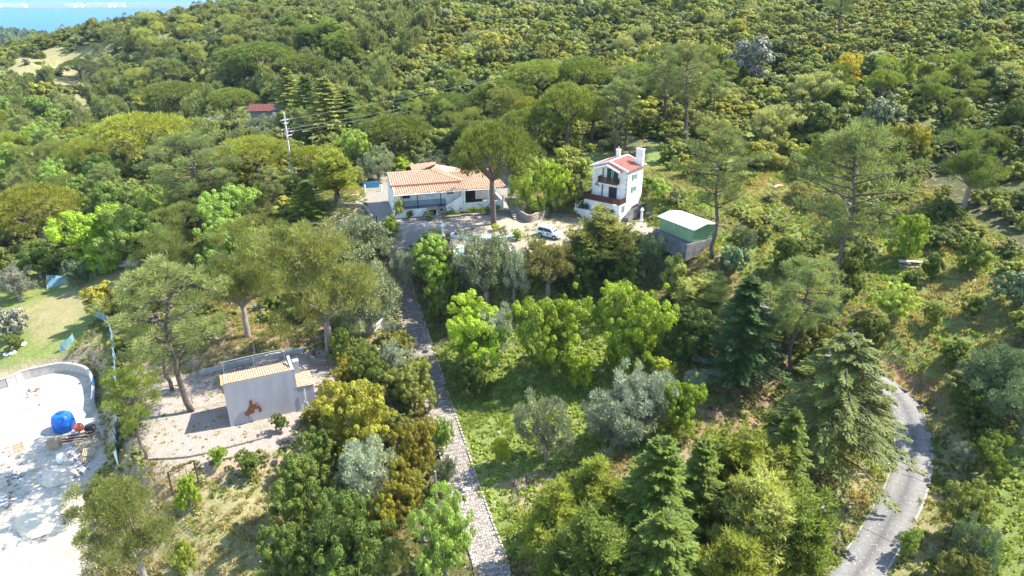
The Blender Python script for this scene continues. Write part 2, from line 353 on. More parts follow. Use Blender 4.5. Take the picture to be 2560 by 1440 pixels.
# ============================================================ vegetation
def unit(v): return v/np.maximum(np.linalg.norm(v, axis=-1, keepdims=True), 1e-9)
def rsph(n): return unit(RNG.normal(size=(n, 3)))
class Leafy:
    def __init__(s): s.V = []; s.T = []
    def cards(s, P, N, Ud, L, W, tone, fold=.15):
        S = unit(np.cross(N, Ud)); L = L[:, None]; W = W[:, None]
        a = P; b = P+Ud*L*.45+S*W*.5-N*L*fold*.3; c = P+Ud*L-N*L*fold; d = P+Ud*L*.45-S*W*.5-N*L*fold*.3
        s.V.append(np.stack((a, b, c, d), 1)); s.T.append(tone)
    def clump(s, C, r, m, style, L, W, up=.25, squash=.8):
        """C (k,3) clump centres, r (k,), m leaves each"""
        k = len(C); C = np.repeat(C, m, 0); rr = np.repeat(r, m); n = k*m
        D = rsph(n); D[:, 2] = D[:, 2]*squash+up*RNG.random(n); D = unit(D)
        tone = np.clip(np.repeat(RNG.random(k), m)*.55+RNG.random(n)*.45, 0, 1)
        L_ = L*(.6+.8*RNG.random(n)); W_ = W*(.7+.6*RNG.random(n))
        if style == 'leaf':
            P = C+D*(rr*(.55+.45*RNG.random(n)))[:, None]*np.array((1, 1, squash))
            N = unit(D+rsph(n)*.45+np.array((0, 0, .3))); Ud = unit(np.cross(N, rsph(n)))
            s.cards(P-Ud*L_[:, None]*.5, N, Ud, L_, W_, tone)
        elif style == 'needle':
            Ud = unit(D+rsph(n)*.35+np.array((0, 0, .35))); P = C+D*(rr*(.25+.55*RNG.random(n)))[:, None]*np.array((1, 1, squash))
            N = unit(D*.35+np.cross(Ud, rsph(n))+np.array((0, 0, .3))); N = unit(N-Ud*(N*Ud).sum(-1, keepdims=True))
            s.cards(P, N, Ud, L_, W_, tone, .05)
    def sprays(s, A, B, m, L, W, width, droop=.3):
        """feathery flat boughs from A to B"""
        k = len(A); t = RNG.random((k, m))**.8; ax = B-A; side = unit(np.cross(ax, np.array((0, 0, 1.0))))
        ww = width[:, None]*(1.05-t)*1.1
        sd = (RNG.random((k, m))*2-1)
        P = A[:, None]+ax[:, None]*t[..., None]+side[:, None]*(sd*ww)[..., None]; P[..., 2] -= (np.abs(sd)*ww*droop)+(t**2)*droop*.6*np.linalg.norm(ax, axis=1)[:, None]-.12*RNG.random((k, m))
        Ud = unit(unit(ax)[:, None]*.9+side[:, None]*(np.sign(sd)*.7)[..., None]+np.array((0, 0, -.25))+rsph(k*m).reshape(k, m, 3)*.3)
        N = unit(np.array((0, 0, 1.0))+unit(ax)[:, None]*.35+rsph(k*m).reshape(k, m, 3)*.5)
        P = P.reshape(-1, 3); Ud = Ud.reshape(-1, 3); N = N.reshape(-1, 3); N = unit(N-Ud*(N*Ud).sum(-1, keepdims=True)); n = len(P)
        tone = np.clip(np.repeat(RNG.random(k), m)*.4+t.reshape(-1)*.3+RNG.random(n)*.3, 0, 1)
        s.cards(P, N, Ud, L*(.6+.8*RNG.random(n)), W*(.7+.6*RNG.random(n)), tone, .1)
    def mesh(s, name, m, zmax=None):
        V = np.concatenate(s.V); T = np.concatenate(s.T); n = len(V)
        me = bpy.data.meshes.new(name); me.vertices.add(4*n); me.vertices.foreach_set('co', V.astype(np.float32).ravel())
        me.loops.add(4*n); me.loops.foreach_set('vertex_index', np.arange(4*n, dtype=np.int32))
        me.polygons.add(n); me.polygons.foreach_set('loop_start', np.arange(0, 4*n, 4, dtype=np.int32)); me.polygons.foreach_set('loop_total', np.full(n, 4, np.int32)); me.update()
        a = me.attributes.new('tone', 'FLOAT', 'FACE'); a.data.foreach_set('value', T.astype(np.float32))
        me.materials.append(m); return me

BARK = mat('bark', (.16,.12,.095), .95, noise_scale=6, amt=.4, bump=.6, stretch=(3,3,.6))
BARKP = mat('bark_pine', (.17,.13,.11), .95, noise_scale=5, amt=.45, bump=.6, stretch=(3,3,.6))
BARKG = mat('bark_grey', (.33,.28,.23), .95, noise_scale=6, amt=.35, bump=.6, stretch=(3,3,.6))
DEADW = mat('dead_wood', (.62,.54,.44), .9, noise_scale=8, amt=.2)
LEAFBASE = leafmat('base', (.07,.10,.02))
def limb(mb, a, b, r0, r1, bend=.12, n=6, seg=5):
    a = Vector(a); b = Vector(b); L = (b-a).length; P = []
    off = Vector((rnd.uniform(-1, 1), rnd.uniform(-1, 1), rnd.uniform(-.3, .6)))*bend*L
    for i in range(seg+1):
        t = i/seg; P.append(a.lerp(b, t)+off*math.sin(math.pi*t)+Vector((rnd.uniform(-1, 1), rnd.uniform(-1, 1), 0))*L*.015)
    mb.tube(P, [r0+(r1-r0)*i/seg for i in range(seg+1)], n)
    return P
PROTO = {}      # kind -> list of (crown mesh, trunk mesh, H, W)
def reg(kind, leafy, mb, Hh, Ww, bark=BARK):
    V = np.concatenate(leafy.V).reshape(-1, 3); Hh = float(np.percentile(V[:, 2], 99.7)); Ww = float(2*np.percentile(np.hypot(V[:, 0], V[:, 1]), 96.5))
    PROTO.setdefault(kind, []).append((leafy.mesh(kind+'_crown', LEAFBASE), mb.mesh(kind+'_trunk', bark, True) if mb else None, Hh, Ww))
def stone_pine(v):
    rnd.seed(v); lf = Leafy(); mb = MB(); Hh, Ww = 10., 12.; cb = 5.7; fork = Vector((rnd.uniform(-.4, .4), rnd.uniform(-.4, .4), 4.4))
    limb(mb, (0, 0, -.4), fork, .42, .32, .03, 8)
    C = []; Rr = []
    for i in range(105):
        th = i*2.39996; q = math.sqrt((i+.5)/105); wob = 1+.12*math.sin(3*th+v)+.08*math.sin(5*th+2*v)
        x = q*5.4*wob*math.cos(th); y = q*5.4*wob*math.sin(th); z = cb+3.7*math.sqrt(max(0, 1-(q*.97)**2))*rnd.uniform(.85, 1.05)-.2
        C.append((x, y, z)); Rr.append(rnd.uniform(.62, .95))
    for i in range(26):
        th = rnd.uniform(0, 6.28); q = rnd.uniform(.55, 1.0); C.append((q*5.2*math.cos(th), q*5.2*math.sin(th), cb-.3+rnd.uniform(-.4, .7))); Rr.append(.7)
    C = np.array(C); lf.clump(C, np.array(Rr), 125, 'needle', .38, .10, .5, .75)
    for i in range(15):
        c = C[rnd.randrange(0, 105)]; limb(mb, fork, (c[0]*.92, c[1]*.92, c[2]-.5), .2, .05, .1, 6)
    reg('stone_pine', lf, mb, Hh, Ww, BARKP)
def mar_pine(v):
    rnd.seed(40+v); lf = Leafy(); mb = MB(); Hh, Ww = 16., 9.
    top = Vector((rnd.uniform(-.5, .5), rnd.uniform(-.5, .5), 14.6)); P = limb(mb, (0, 0, -.5), top, .25, .06, .03, 8, 9)
    C = []; Rr = []
    for i in range(30):
        t = .42+.55*(i/29); base = P[min(9, int(t*9))].lerp(P[min(9, int(t*9)+1)], t*9-int(t*9)); th = i*2.4+rnd.uniform(-.4, .4)
        ln = (4.3*math.sin(math.pi*min(1, (t-.30)/.74))**.7)*rnd.uniform(.65, 1.05)
        e = base+Vector((math.cos(th)*ln, math.sin(th)*ln, rnd.uniform(.1, 1.0)+ln*.12)); limb(mb, base, e, .10, .03, .10, 5, 4)
        for k in range(rnd.randint(3, 5)):
            s = rnd.uniform(.5, 1.05); C.append(tuple(base.lerp(e, s)+Vector((rnd.uniform(-.8, .8), rnd.uniform(-.8, .8), rnd.uniform(0, .7))))); Rr.append(rnd.uniform(.45, .8))
    for k in range(14): C.append((top.x+rnd.uniform(-1.3, 1.3), top.y+rnd.uniform(-1.3, 1.3), rnd.uniform(13.2, 15.6))); Rr.append(rnd.uniform(.45, .7))
    for i in range(7):
        t = rnd.uniform(.25, .5); b_ = P[int(t*9)]; th = rnd.uniform(0, 6.28); ln = rnd.uniform(1, 2.6); limb(mb, b_, b_+Vector((math.cos(th)*ln, math.sin(th)*ln, rnd.uniform(-.2, .6))), .06, .015, .1, 4, 3)
    lf.clump(np.array(C), np.array(Rr), 130, 'needle', .34, .055, .5, .8); reg('maritime_pine', lf, mb, Hh, Ww, BARKP)
def alep_pine(v):
    rnd.seed(80+v); lf = Leafy(); mb = MB(); Hh, Ww = 10., 9.
    fork = Vector((rnd.uniform(-.4, .4), rnd.uniform(-.4, .4), 2.6)); limb(mb, (0, 0, -.4), fork, .36, .27, .03, 8)
    C = []; Rr = []; lobes = [(rnd.uniform(-2.3, 2.3), rnd.uniform(-2.3, 2.3), rnd.uniform(3.2, 7.8), rnd.uniform(1.5, 2.5)) for _ in range(10)]+[(0, 0, 7.6, 2.2), (0, 0, 5, 2.6)]
    for x, y, z, r in lobes:
        limb(mb, fork, (x, y, z-.4), .16, .04, .1, 6)
        for k in range(int(9*r)):
            d = rsph(1)[0]; d[2] = abs(d[2])*.9-.25; C.append((x+d[0]*r, y+d[1]*r, z+d[2]*r*.85)); Rr.append(rnd.uniform(.45, .8))
    lf.clump(np.array(C), np.array(Rr), 150, 'needle', .27, .048, .4, .85); reg('aleppo_pine', lf, mb, Hh, Ww, BARKG)
def olive(v):
    rnd.seed(120+v); lf = Leafy(); mb = MB(); Hh, Ww = 5., 6.; C = []; Rr = []
    f = Vector((0, 0, .9)); limb(mb, (0, 0, -.3), f, .3, .24, .05, 7, 3)
    for i in range(11):
        th = i*2.4+rnd.uniform(-.3, .3); q = rnd.uniform(.3, 2.0); x, y, z, r = q*math.cos(th), q*math.sin(th), rnd.uniform(1.5, 3.5), rnd.uniform(.95, 1.3)
        limb(mb, f, (x, y, z-.2), .11, .03, .15, 5, 4)
        for k in range(13):
            d = rsph(1)[0]; d[2] = d[2]*.8+.1; C.append((x+d[0]*r, y+d[1]*r, z+d[2]*r)); Rr.append(rnd.uniform(.25, .45))
    lf.clump(np.array(C), np.array(Rr), 90, 'needle', .24, .065, .3, .9); reg('olive_tree', lf, mb, Hh, Ww, BARKG)
def broad(v):
    rnd.seed(160+v); lf = Leafy(); mb = MB(); Hh, Ww = 7., 7.; C = []; Rr = []
    f = Vector((0, 0, 1.5)); limb(mb, (0, 0, -.3), f, .26, .2, .04, 7, 3)
    for i in range(13):
        th = i*2.4+rnd.uniform(-.3, .3); q = rnd.uniform(.2, 2.5); x, y = q*math.cos(th), q*math.sin(th); z = rnd.uniform(1.3, 5.3)*(1-.07*q); r = rnd.uniform(1.0, 1.45)
        limb(mb, f, (x, y, z), .11, .03, .1, 5, 4)
        for k in range(14):
            d = rsph(1)[0]; d[2] = d[2]*.8+.15; C.append((x+d[0]*r, y+d[1]*r, z+d[2]*r)); Rr.append(rnd.uniform(.28, .5))
        for k in range(3):
            d = rsph(1)[0]; d[2] = abs(d[2]); C.append((x+d[0]*r*1.35, y+d[1]*r*1.35, z+d[2]*r*1.3)); Rr.append(.22)
    lf.clump(np.array(C), np.array(Rr)*1.18, 125, 'leaf', .175, .115, .3, .9); reg('broadleaf_tree', lf, mb, Hh, Ww, BARKG)
def conifer(v):
    rnd.seed(200+v); lf = Leafy(); mb = MB(); Hh, Ww = 11., 6.
    limb(mb, (0, 0, -.4), (0, 0, 10.7), .26, .03, .01, 7, 8); A = []; B = []; wd = []
    for i in range(150):
        t = (i/149)**.9; z = .9+9.4*t; th = i*2.39996+rnd.uniform(-.3, .3); ln = (3.0*(1-t)**.72+.22)*rnd.uniform(.7, 1.1)
        A.append((0, 0, z)); B.append((math.cos(th)*ln, math.sin(th)*ln, z+rnd.uniform(.0, .5)+.15*ln)); wd.append(.22+.24*ln*rnd.uniform(.7, 1.2))
        if ln > 1.2 and i % 2 == 0: mb.tube([(0, 0, z), (math.cos(th)*ln*.8, math.sin(th)*ln*.8, z+.1)], [.05, .015], 4, cap=False)
    lf.sprays(np.array(A)*1.0, np.array(B), 170, .22, .09, np.array(wd), .34); reg('conifer_tree', lf, mb, Hh, Ww)
def cypress(v):
    rnd.seed(240+v); lf = Leafy(); mb = MB(); Hh, Ww = 8., 8.; A = []; B = []; wd = []
    stems = [(rnd.uniform(-1.6, 1.6), rnd.uniform(-1.6, 1.6), rnd.uniform(4.4, 7)) for _ in range(7)]+[(0, 0, 7.2)]
    limb(mb, (0, 0, -.4), (0, 0, 1.2), .34, .28, .02, 7, 3)
    for sx, sy, sz in stems:
        limb(mb, (0, 0, 1.1), (sx, sy, sz), .15, .03, .06, 5, 4)
        for i in range(30):
            t = rnd.uniform(.15, 1); b_ = Vector((sx*t, sy*t, 1.1+(sz-1.1)*t)); th = rnd.uniform(0, 6.28); ln = (2.1*(1-t)+.65)*rnd.uniform(.6, 1.15)
            A.append(tuple(b_)); B.append((b_.x+math.cos(th)*ln, b_.y+math.sin(th)*ln, b_.z+rnd.uniform(.3, 1.0)*ln)); wd.append(.2+.2*ln)
    lf.sprays(np.array(A), np.array(B), 100, .23, .085, np.array(wd), .22); Bq = np.array(B); lf.clump(Bq*np.array((.92, .92, 1)), np.full(len(Bq), .38), 36, 'needle', .26, .07, .6, .9); reg('cypress_tree', lf, mb, Hh, Ww)
def cedar(v):
    rnd.seed(280+v); lf = Leafy(); mb = MB(); Hh, Ww = 12., 12.; A = []; B = []; wd = []
    limb(mb, (0, 0, -.4), (0, 0, 11.6), .4, .05, .01, 8, 8)
    for i in range(95):
        t = (i/94)**.9; z = 1.2+10.*t; th = i*2.39996+rnd.uniform(-.4, .4); ln = (5.6*(1-t)**.6+.5)*rnd.uniform(.75, 1.08)
        e = (math.cos(th)*ln, math.sin(th)*ln, z+.35*ln*rnd.uniform(.1, .6)); A.append((0, 0, z)); B.append(e); wd.append(.35+.2*ln)
        mb.tube([(0, 0, z), (e[0]*.5, e[1]*.5, z+(e[2]-z)*.5+.1), (e[0]*.85, e[1]*.85, e[2]-.25*ln*.7)], [.09, .05, .02], 5, cap=False)
    lf.sprays(np.array(A), np.array(B), 330, .28, .10, np.array(wd), .36); reg('cedar_tree', lf, mb, Hh, Ww)
def shrub(v, kind='shrub', ncl=60, m=40, L=.32, W=.2, style='leaf', Hh=3., Ww=4.):
    rnd.seed(320+v); lf = Leafy(); C = []; Rr = []
    lob = [(rnd.uniform(-.9, .9), rnd.uniform(-.9, .9), rnd.uniform(1.0, 1.9), rnd.uniform(.8, 1.2)) for _ in range(6)]
    for x, y, z, r in lob:
        for k in range(ncl//6):
            d = rsph(1)[0]; d[2] = d[2]*.9+.15; C.append((x+d[0]*r, y+d[1]*r, max(.25, z+d[2]*r))); Rr.append(rnd.uniform(.25, .5))
    lf.clump(np.array(C), np.array(Rr), m, style, L, W, .35, .85); PROTO.setdefault(kind, []).append((lf.mesh(kind, LEAFBASE), None, 3.0, 3.9))
for v in range(2): stone_pine(v); mar_pine(v); alep_pine(v); cedar(v) if v == 0 else None; cypress(v); conifer(v)
for v in range(3): olive(v); broad(v)
for v in range(4): shrub(v, ncl=66, m=75, L=.24, W=.15)
for v in range(3): shrub(10+v, 'needle_shrub', 60, 75, .3, .08, 'needle')
for v in range(4): shrub(20+v, 'far_shrub', 42, 55, .42, .28)
for v in range(2): shrub(30+v, 'far_needle_shrub', 42, 50, .5, .17, 'needle')

# leaf colours
LC = dict(
 spine=(.095,.135,.032), spine_y=(.145,.175,.030), spine_d=(.065,.10,.030), mpine=(.125,.158,.068), mpine_g=(.108,.155,.070), alep=(.118,.150,.048), alep_l=(.145,.172,.060),
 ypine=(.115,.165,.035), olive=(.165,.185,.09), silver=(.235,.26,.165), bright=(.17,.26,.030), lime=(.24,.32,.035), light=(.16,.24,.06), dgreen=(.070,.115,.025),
 mgreen=(.105,.155,.035), mimosa=(.19,.20,.032), yel=(.32,.30,.03), olivey=(.135,.165,.045), conif=(.10,.15,.03), conif_y=(.14,.18,.03), conif_l=(.175,.215,.065), conif_d=(.045,.09,.03),
 blueg=(.11,.15,.065), brown=(.13,.14,.06), grey=(.175,.175,.12), scrub=(.165,.205,.050), scrub_y=(.20,.215,.045), scrub_d=(.085,.12,.038), scrub_g=(.17,.20,.10), fresh=(.20,.27,.06))
LM = {k: (leafmat(k, tuple(x*1.3 for x in v), trans=.15) if k in ('silver', 'olive', 'blueg', 'grey') else leafmat(k, tuple(x*s for x, s in zip(v, (1.42, 1.28, 1.05))))) for k, v in LC.items()}
def place(kind, loc, h, w_, col, label=None, cat=None, group=None, name=None, rz=None, var=None, parts=True):
    P = PROTO[kind]; cm, tm, Hh, Ww = P[(var if var is not None else rnd.randrange(len(P))) % len(P)]
    rz = rnd.uniform(0, 6.28) if rz is None else rz; sx = w_/Ww; sz = h/Hh
    if tm is None or not parts:
        o = bpy.data.objects.new(name or 'shrub', cm); COL.objects.link(o); o.location = loc; o.rotation_euler = (0, 0, rz); o.scale = (sx, sx, sz)
        o.material_slots[0].link = 'OBJECT'; o.material_slots[0].material = LM[col]; return tag(o, label, cat or 'shrub', group)
    e = empty(name or kind, loc, rz, label, cat or 'tree', group)
    o = bpy.data.objects.new('crown', cm); COL.objects.link(o); o.parent = e; o.scale = (sx, sx, sz); o.material_slots[0].link = 'OBJECT'; o.material_slots[0].material = LM[col]
    s = min(sx, sz*1.1); o2 = bpy.data.objects.new('trunk', tm); COL.objects.link(o2); o2.parent = e; o2.scale = (sx, sx, sz)
    return e
def T(kind, bx, by, ty, wpx, col, label, cat=None, var=None, name=None, group=None, ex=1.0):
    g = G(bx, by); k_ = {'maritime_pine': .62, 'stone_pine': .7}.get(kind, .5)   # trees off centre lean outwards in this view: set the foot so the crown stands over bx
    nx_ = bx-k_*(bx-1280)*(by-ty)/(4550-by); g = G(nx_, by); _, _, Z = project(*g); v = (ty-720)/FPX; drop = g.y*(SP+v*CP)/(CP-v*SP); h = (CAMH-g.z)-drop
    h = max(h, .5); w_ = wpx*Z/FPX
    # the crown's front edge leans towards the camera: keep heights believable
    return place(kind, g, h, w_, col, label, cat, group, name, var=var)
SPI, MPI, API, OLI, BRO, CON, CYP, CED, SHR, NSH = 'stone_pine','maritime_pine','aleppo_pine','olive_tree','broadleaf_tree','conifer_tree','cypress_tree','cedar_tree','shrub','needle_shrub'
TREES = [
 (SPI,197,204,148,88,'spine_d','small lone umbrella pine on the pale clearing at the upper left'),
 (SHR,72,140,112,48,'scrub_d','dark round bush above the pale clearing left of the lone umbrella pine'),
 (SHR,62,163,146,24,'grey','small grey bush on the pale clearing at the upper left'),
 (SPI,430,300,204,180,'spine','dark green umbrella pine left of the yellow tree and above the bigger domed pine'),
 (BRO,508,268,206,62,'yel','pale yellow flowering tree between two umbrella pines'),
 (SPI,578,305,220,120,'spine','umbrella pine just left of the dark red roofed cabin'),
 (SPI,352,440,283,225,'spine_y','largest domed umbrella pine at the left with yellow green top'),
 (OLI,535,352,290,110,'silver','pale silvery olive tree below the cabin terrace'),
 (OLI,625,372,318,90,'olive','olive tree left of the concrete utility pole'),
 (SPI,632,470,342,195,'spine_y','bright green umbrella pine at the left of the concrete pole foot'),
 (SPI,775,455,366,110,'spine_y','small bright umbrella pine just right of the concrete pole'),
 (MPI,468,585,330,235,'mpine_g','large shaggy pine standing left of the bright umbrella pine by the pole'),
 (SPI,82,640,463,215,'spine_y','yellow green domed pine at the left edge above the dark hollow'),
 (BRO,240,665,515,200,'bright','wide light green leafy tree above the white tarpaulin shed'),
 (BRO,92,694,604,130,'mgreen','low rounded leafy tree at the left edge of the meadow'),
 (BRO,186,714,648,62,'blueg','small blue green tree beside the net trellis in the meadow'),
 (OLI,40,748,670,98,'grey','grey old olive tree with a bare trunk at the left edge of the meadow'),
 (SHR,40,846,768,90,'grey','thin grey bush on the dry meadow at the left edge'),
 (BRO,32,876,836,50,'olivey','small tree standing over the white sacks at the left edge'),
 (SHR,255,796,703,108,'mimosa','yellow flowering dark bush at the top of the quarry bank'),
 (SHR,333,770,684,62,'scrub_d','dark brown green bush beside the yellow flowering bush on the bank'),
 (MPI,424,1028,650,280,'mpine','tall grey green pine whose bare trunk stands left of the grey tile roofed shed'),
 (MPI,395,975,735,185,'mpine_g','shorter pine behind the blue net fence above the quarry yard'),
 (API,592,842,560,205,'alep','leaning pine with a thin bare trunk behind the shed'),
 (API,803,892,556,255,'alep_l','big spreading pine with forked trunk in the round stone planter'),
 (MPI,328,1152,925,145,'ypine','bright green young pine on the corner of the stone forecourt'),
 (API,325,1470,1205,215,'alep_l','large bushy pine at the lower left beside the sand heap'),
 (OLI,895,700,538,175,'olive','tall pale olive tree around the dark lamp post left of the drive'),
 (OLI,915,835,640,190,'olive','large soft olive tree above the white balustrade'),
 (OLI,1003,735,622,66,'silver','slim grey olive tree at the bend of the drive'),
 (SHR,975,600,540,52,'bright','bright green bush at the left edge of the shaded drive'),
 (CYP,838,505,378,110,'conif_y','yellow green conifer left of the long white house'),
 (CON,765,545,455,95,'conif_y','low bright layered conifer beside the terraced stone beds'),
 (CON,722,295,172,95,'conif_l','pale conifer right behind the dark red roofed cabin'),
 (CON,815,345,195,130,'conif_l','tall pale conifer with bare lower stems right of the concrete pole'),
 (CON,768,312,190,90,'conif','narrow conifer between the two pale conifers by the concrete pole'),
 (CON,868,330,225,90,'conif','conifer at the right end of the row behind the concrete pole'),
 (SPI,650,215,105,190,'spine','wide umbrella pine above the cabin and below the far scrub'),
 (SPI,762,215,135,140,'spine','umbrella pine right below the white dead tree'),
 (SPI,588,225,150,90,'spine_d','dark umbrella pine left above the cabin'),
 (SPI,985,415,288,175,'spine','dark umbrella pine directly behind the long house to its left'),
 (BRO,885,428,318,95,'light','light green leafy tree between the pole and the pine behind the house'),
 (OLI,945,455,366,95,'olive','olive tree behind the left end of the long house'),
 (OLI,1075,430,380,105,'olive','olive tree behind the middle of the long house'),
 (SHR,1003,432,388,72,'bright','bright green bush between the two olive trees behind the house'),
 (SPI,1232,560,303,212,'spine','great umbrella pine with its bare trunk in front of the long house'),
 (SPI,1420,392,207,160,'spine','dark pine with brown bare lower branches behind the leafy tree'),
 (SPI,1320,378,243,85,'spine_y','yellow topped pine between the great umbrella pine and the darker one'),
 (SPI,1130,320,232,120,'spine_d','dark umbrella pine above the left half of the house roof'),
 (SPI,1250,300,200,150,'spine','umbrella pine above the crown of the great umbrella pine'),
 (SPI,1345,270,150,160,'spine','pale umbrella pine high above the villa to its left'),
 (SPI,1455,270,140,130,'spine','umbrella pine in the middle of the slope between scrub and villa'),
 (CON,1228,320,205,75,'conif_l','pointed conifer among the umbrella pines behind the house'),
 (BRO,1317,532,386,112,'fresh','fresh green maple like tree at the foot of the stone steps'),
 (BRO,1388,525,405,92,'bright','yellow green leafy tree between the fresh green tree and the villa'),
 (SHR,1420,520,440,70,'olivey','olive coloured bush left of the villa'),
 (MPI,1548,392,195,110,'mpine_g','thin leaning pine behind the small chimney of the villa'),
 (MPI,1574,376,165,100,'mpine_g','second leaning pine behind the large chimney of the villa'),
 (MPI,1670,337,110,135,'mpine_g','tall pine left of the broken snag on the slope above the villa'),
 (MPI,1722,358,105,150,'mpine','taller pine right of the broken snag on the slope above the villa'),
 (SHR,1890,205,88,140,'grey','big grey leafless looking bush on the right slope'),
 (MPI,1822,245,148,52,'ypine','slim young pine below the big grey bush'),
 (MPI,1808,645,310,190,'mpine_g','tall pine with twin bare trunks beside the green shed'),
 (MPI,2125,772,305,270,'mpine_g','largest pine on the right with a thick dark trunk in the meadow'),
 (MPI,2106,104,-70,115,'mpine_g','pine with a bare trunk rising out of the top edge at the right'),
 (BRO,2120,222,128,92,'yel','golden yellow flowering bush on the upper right slope'),
 (API,2215,262,142,85,'ypine','soft rounded young pine right of the golden bush'),
 (SHR,2262,235,138,45,'fresh','pale fresh green bush beside the soft young pine'),
 (SHR,2045,345,256,130,'scrub_d','dark dense bush above the largest pine'),
 (SHR,2205,340,240,110,'olive','grey green dome shaped bush with a lime side on the right slope'),
 (BRO,2262,410,303,105,'mimosa','lime yellow flowering tree right of the largest pine'),
 (API,2440,520,322,170,'spine_d','big dark rounded pine at the right edge'),
 (BRO,2283,645,538,100,'bright','bright green tree with white stems behind the stone bench'),
 (MPI,2003,940,648,195,'mpine_g','grey green pine in front of the largest pine'),
 (CON,1862,955,695,180,'conif_d','dark green spruce with pale shoot tips left of the wooden steps'),
 (CED,2095,1165,838,315,'alep','very wide drooping cedar overhanging the curve of the concrete road'),
 (CON,1965,1300,1028,135,'conif','pointed bright conifer left of the drooping cedar'),
 (CYP,1485,1345,1145,160,'conif_y','yellow green conifer beside the vineyard posts'),
 (CYP,1385,1430,1215,170,'conif_y','conifer at the left end of the lower right grove'),
 (CON,1640,1420,1100,235,'conif','broad conifer at the front middle of the lower right grove'),
 (CON,1745,1370,1108,165,'conif','narrow dark topped conifer in the middle of the lower right grove'),
 (CYP,1855,1310,1078,180,'conif_y','conifer with bright yellow boughs at the back of the grove'),
 (CYP,1880,1470,1190,190,'conif_l','shaggy conifer in the right half of the lower right grove'),
 (CYP,1990,1500,1230,160,'conif','conifer at the right end of the grove next to the concrete road'),
 (CON,1650,1590,1290,280,'conif','big conifer at the bottom edge in the middle of the grove'),
 (CYP,1480,1580,1290,250,'conif','shaded dark conifer at the bottom edge beside the paved path'),
 (CYP,1830,1620,1340,220,'conif_y','yellow green conifer at the bottom edge of the grove'),
 (BRO,1188,925,742,195,'bright','light green orchard tree right beside the paved path'),
 (OLI,1243,915,768,105,'silver','narrow silver olive between two bright orchard trees'),
 (BRO,1392,940,735,195,'bright','bright green orchard tree in the middle of the orchard'),
 (BRO,1585,915,712,195,'bright','bright green orchard tree at the right end of the orchard'),
 (BRO,1540,930,846,72,'lime','small yellow green sapling in front of the right orchard tree'),
 (BRO,1456,965,888,62,'lime','small round fruit tree on the orchard grass'),
 (BRO,1655,958,898,86,'lime','low yellow green vine like bush at the shaded end of the orchard'),
 (OLI,1540,1120,955,185,'silver','front one of the two merged silvery olive trees in the orchard'),
 (OLI,1612,1095,925,160,'silver','rear one of the two merged silvery olive trees in the orchard'),
 (OLI,1368,1150,978,150,'olive','separate grey green olive tree in the orchard'),
 (BRO,1703,1085,948,118,'bright','bright green tree just right of the silvery olives'),
 (BRO,1250,1160,1094,52,'lime','tiny bright bush on the grass right of the paved path'),
 (OLI,1742,985,928,64,'silver','small grey olive between the bright tree and the spruce'),
 (BRO,1175,992,898,95,'mgreen','glossy green fig like bush right of the paved path'),
 (BRO,1085,700,588,125,'light','feathery green tree right of the shaded drive'),
 (BRO,1110,745,660,85,'bright','bright green tree below the feathery one at the drive'),
 (BRO,1116,812,695,98,'mgreen','dark glossy citrus tree right of the paved path'),
 (OLI,1215,765,583,160,'olive','large olive tree in front of the round pool'),
 (OLI,1285,745,600,95,'silver','silvery tree right of the olive in front of the pool'),
 (OLI,1372,735,598,135,'brown','brownish olive tree below the white car'),
 (CYP,1505,680,522,160,'conif_l','feathery pale cypress right of the white car'),
 (OLI,1612,695,586,95,'blueg','blue green tree in front of the green shed base'),
 (SHR,1680,755,640,95,'conif_l','dense rounded conifer bush below the green shed'),
 (CYP,1765,820,698,140,'conif_l','spreading olive green tree above the dark hollow'),
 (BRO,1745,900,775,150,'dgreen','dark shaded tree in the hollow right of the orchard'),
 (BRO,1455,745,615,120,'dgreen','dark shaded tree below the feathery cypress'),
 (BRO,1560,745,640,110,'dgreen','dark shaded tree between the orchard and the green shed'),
 (BRO,918,990,866,118,'mgreen','bright green bush right of the stone forecourt'),
 (OLI,985,955,862,85,'silver','small silvery olive left of the paved path'),
 (OLI,985,850,803,52,'silver','small olive in the round bed below the white balustrade'),
 (BRO,1035,1025,900,128,'olivey','yellowish green tree crowding the left edge of the paved path'),
 (BRO,900,1145,962,215,'mimosa','largest golden green mimosa right of the grey shed'),
 (BRO,1045,1185,1048,112,'mimosa','golden green mimosa at the left edge of the paved path'),
 (BRO,805,1065,998,100,'mimosa','low golden bush at the right corner of the grey shed'),
 (BRO,800,1190,1072,120,'mgreen','dark green leafy tree below the grey shed'),
 (OLI,912,1275,1083,155,'silver','silver grey olive surrounded by golden mimosas'),
 (BRO,1010,1300,1160,125,'mimosa','golden mimosa right of the silver grey olive'),
 (BRO,960,1345,1235,110,'mimosa','bright yellow mimosa at the foot of the silver grey olive'),
 (BRO,750,1320,1145,185,'mgreen','leafy green tree at the left of the lower grove'),
 (BRO,860,1470,1250,235,'dgreen','biggest deep green tree at the bottom left of the paved path'),
 (BRO,730,1480,1320,160,'mgreen','green tree at the bottom edge left of the deep green tree'),
 (BRO,960,1490,1350,120,'olivey','olive green bush at the bottom edge by the deep green tree'),
 (BRO,1110,1460,1228,165,'light','airy light green tree overhanging the lower paved path'),
 (BRO,1103,1140,1040,62,'light','thin light green shrub leaning over the paved path'),
 (OLI,1112,1235,1150,66,'olive','grey green bush behind the lower lamp post'),
 (OLI,1052,1470,1400,90,'blueg','blue green bush at the bottom edge left of the path'),
 (BRO,470,1276,1193,68,'bright','round bright shrub in front of the wooden swing frame'),
 (BRO,697,1080,1032,44,'mgreen','small round bush in front of the grey shed wall'),
 (BRO,545,1160,1118,44,'bright','thin sapling just outside the forecourt kerb'),
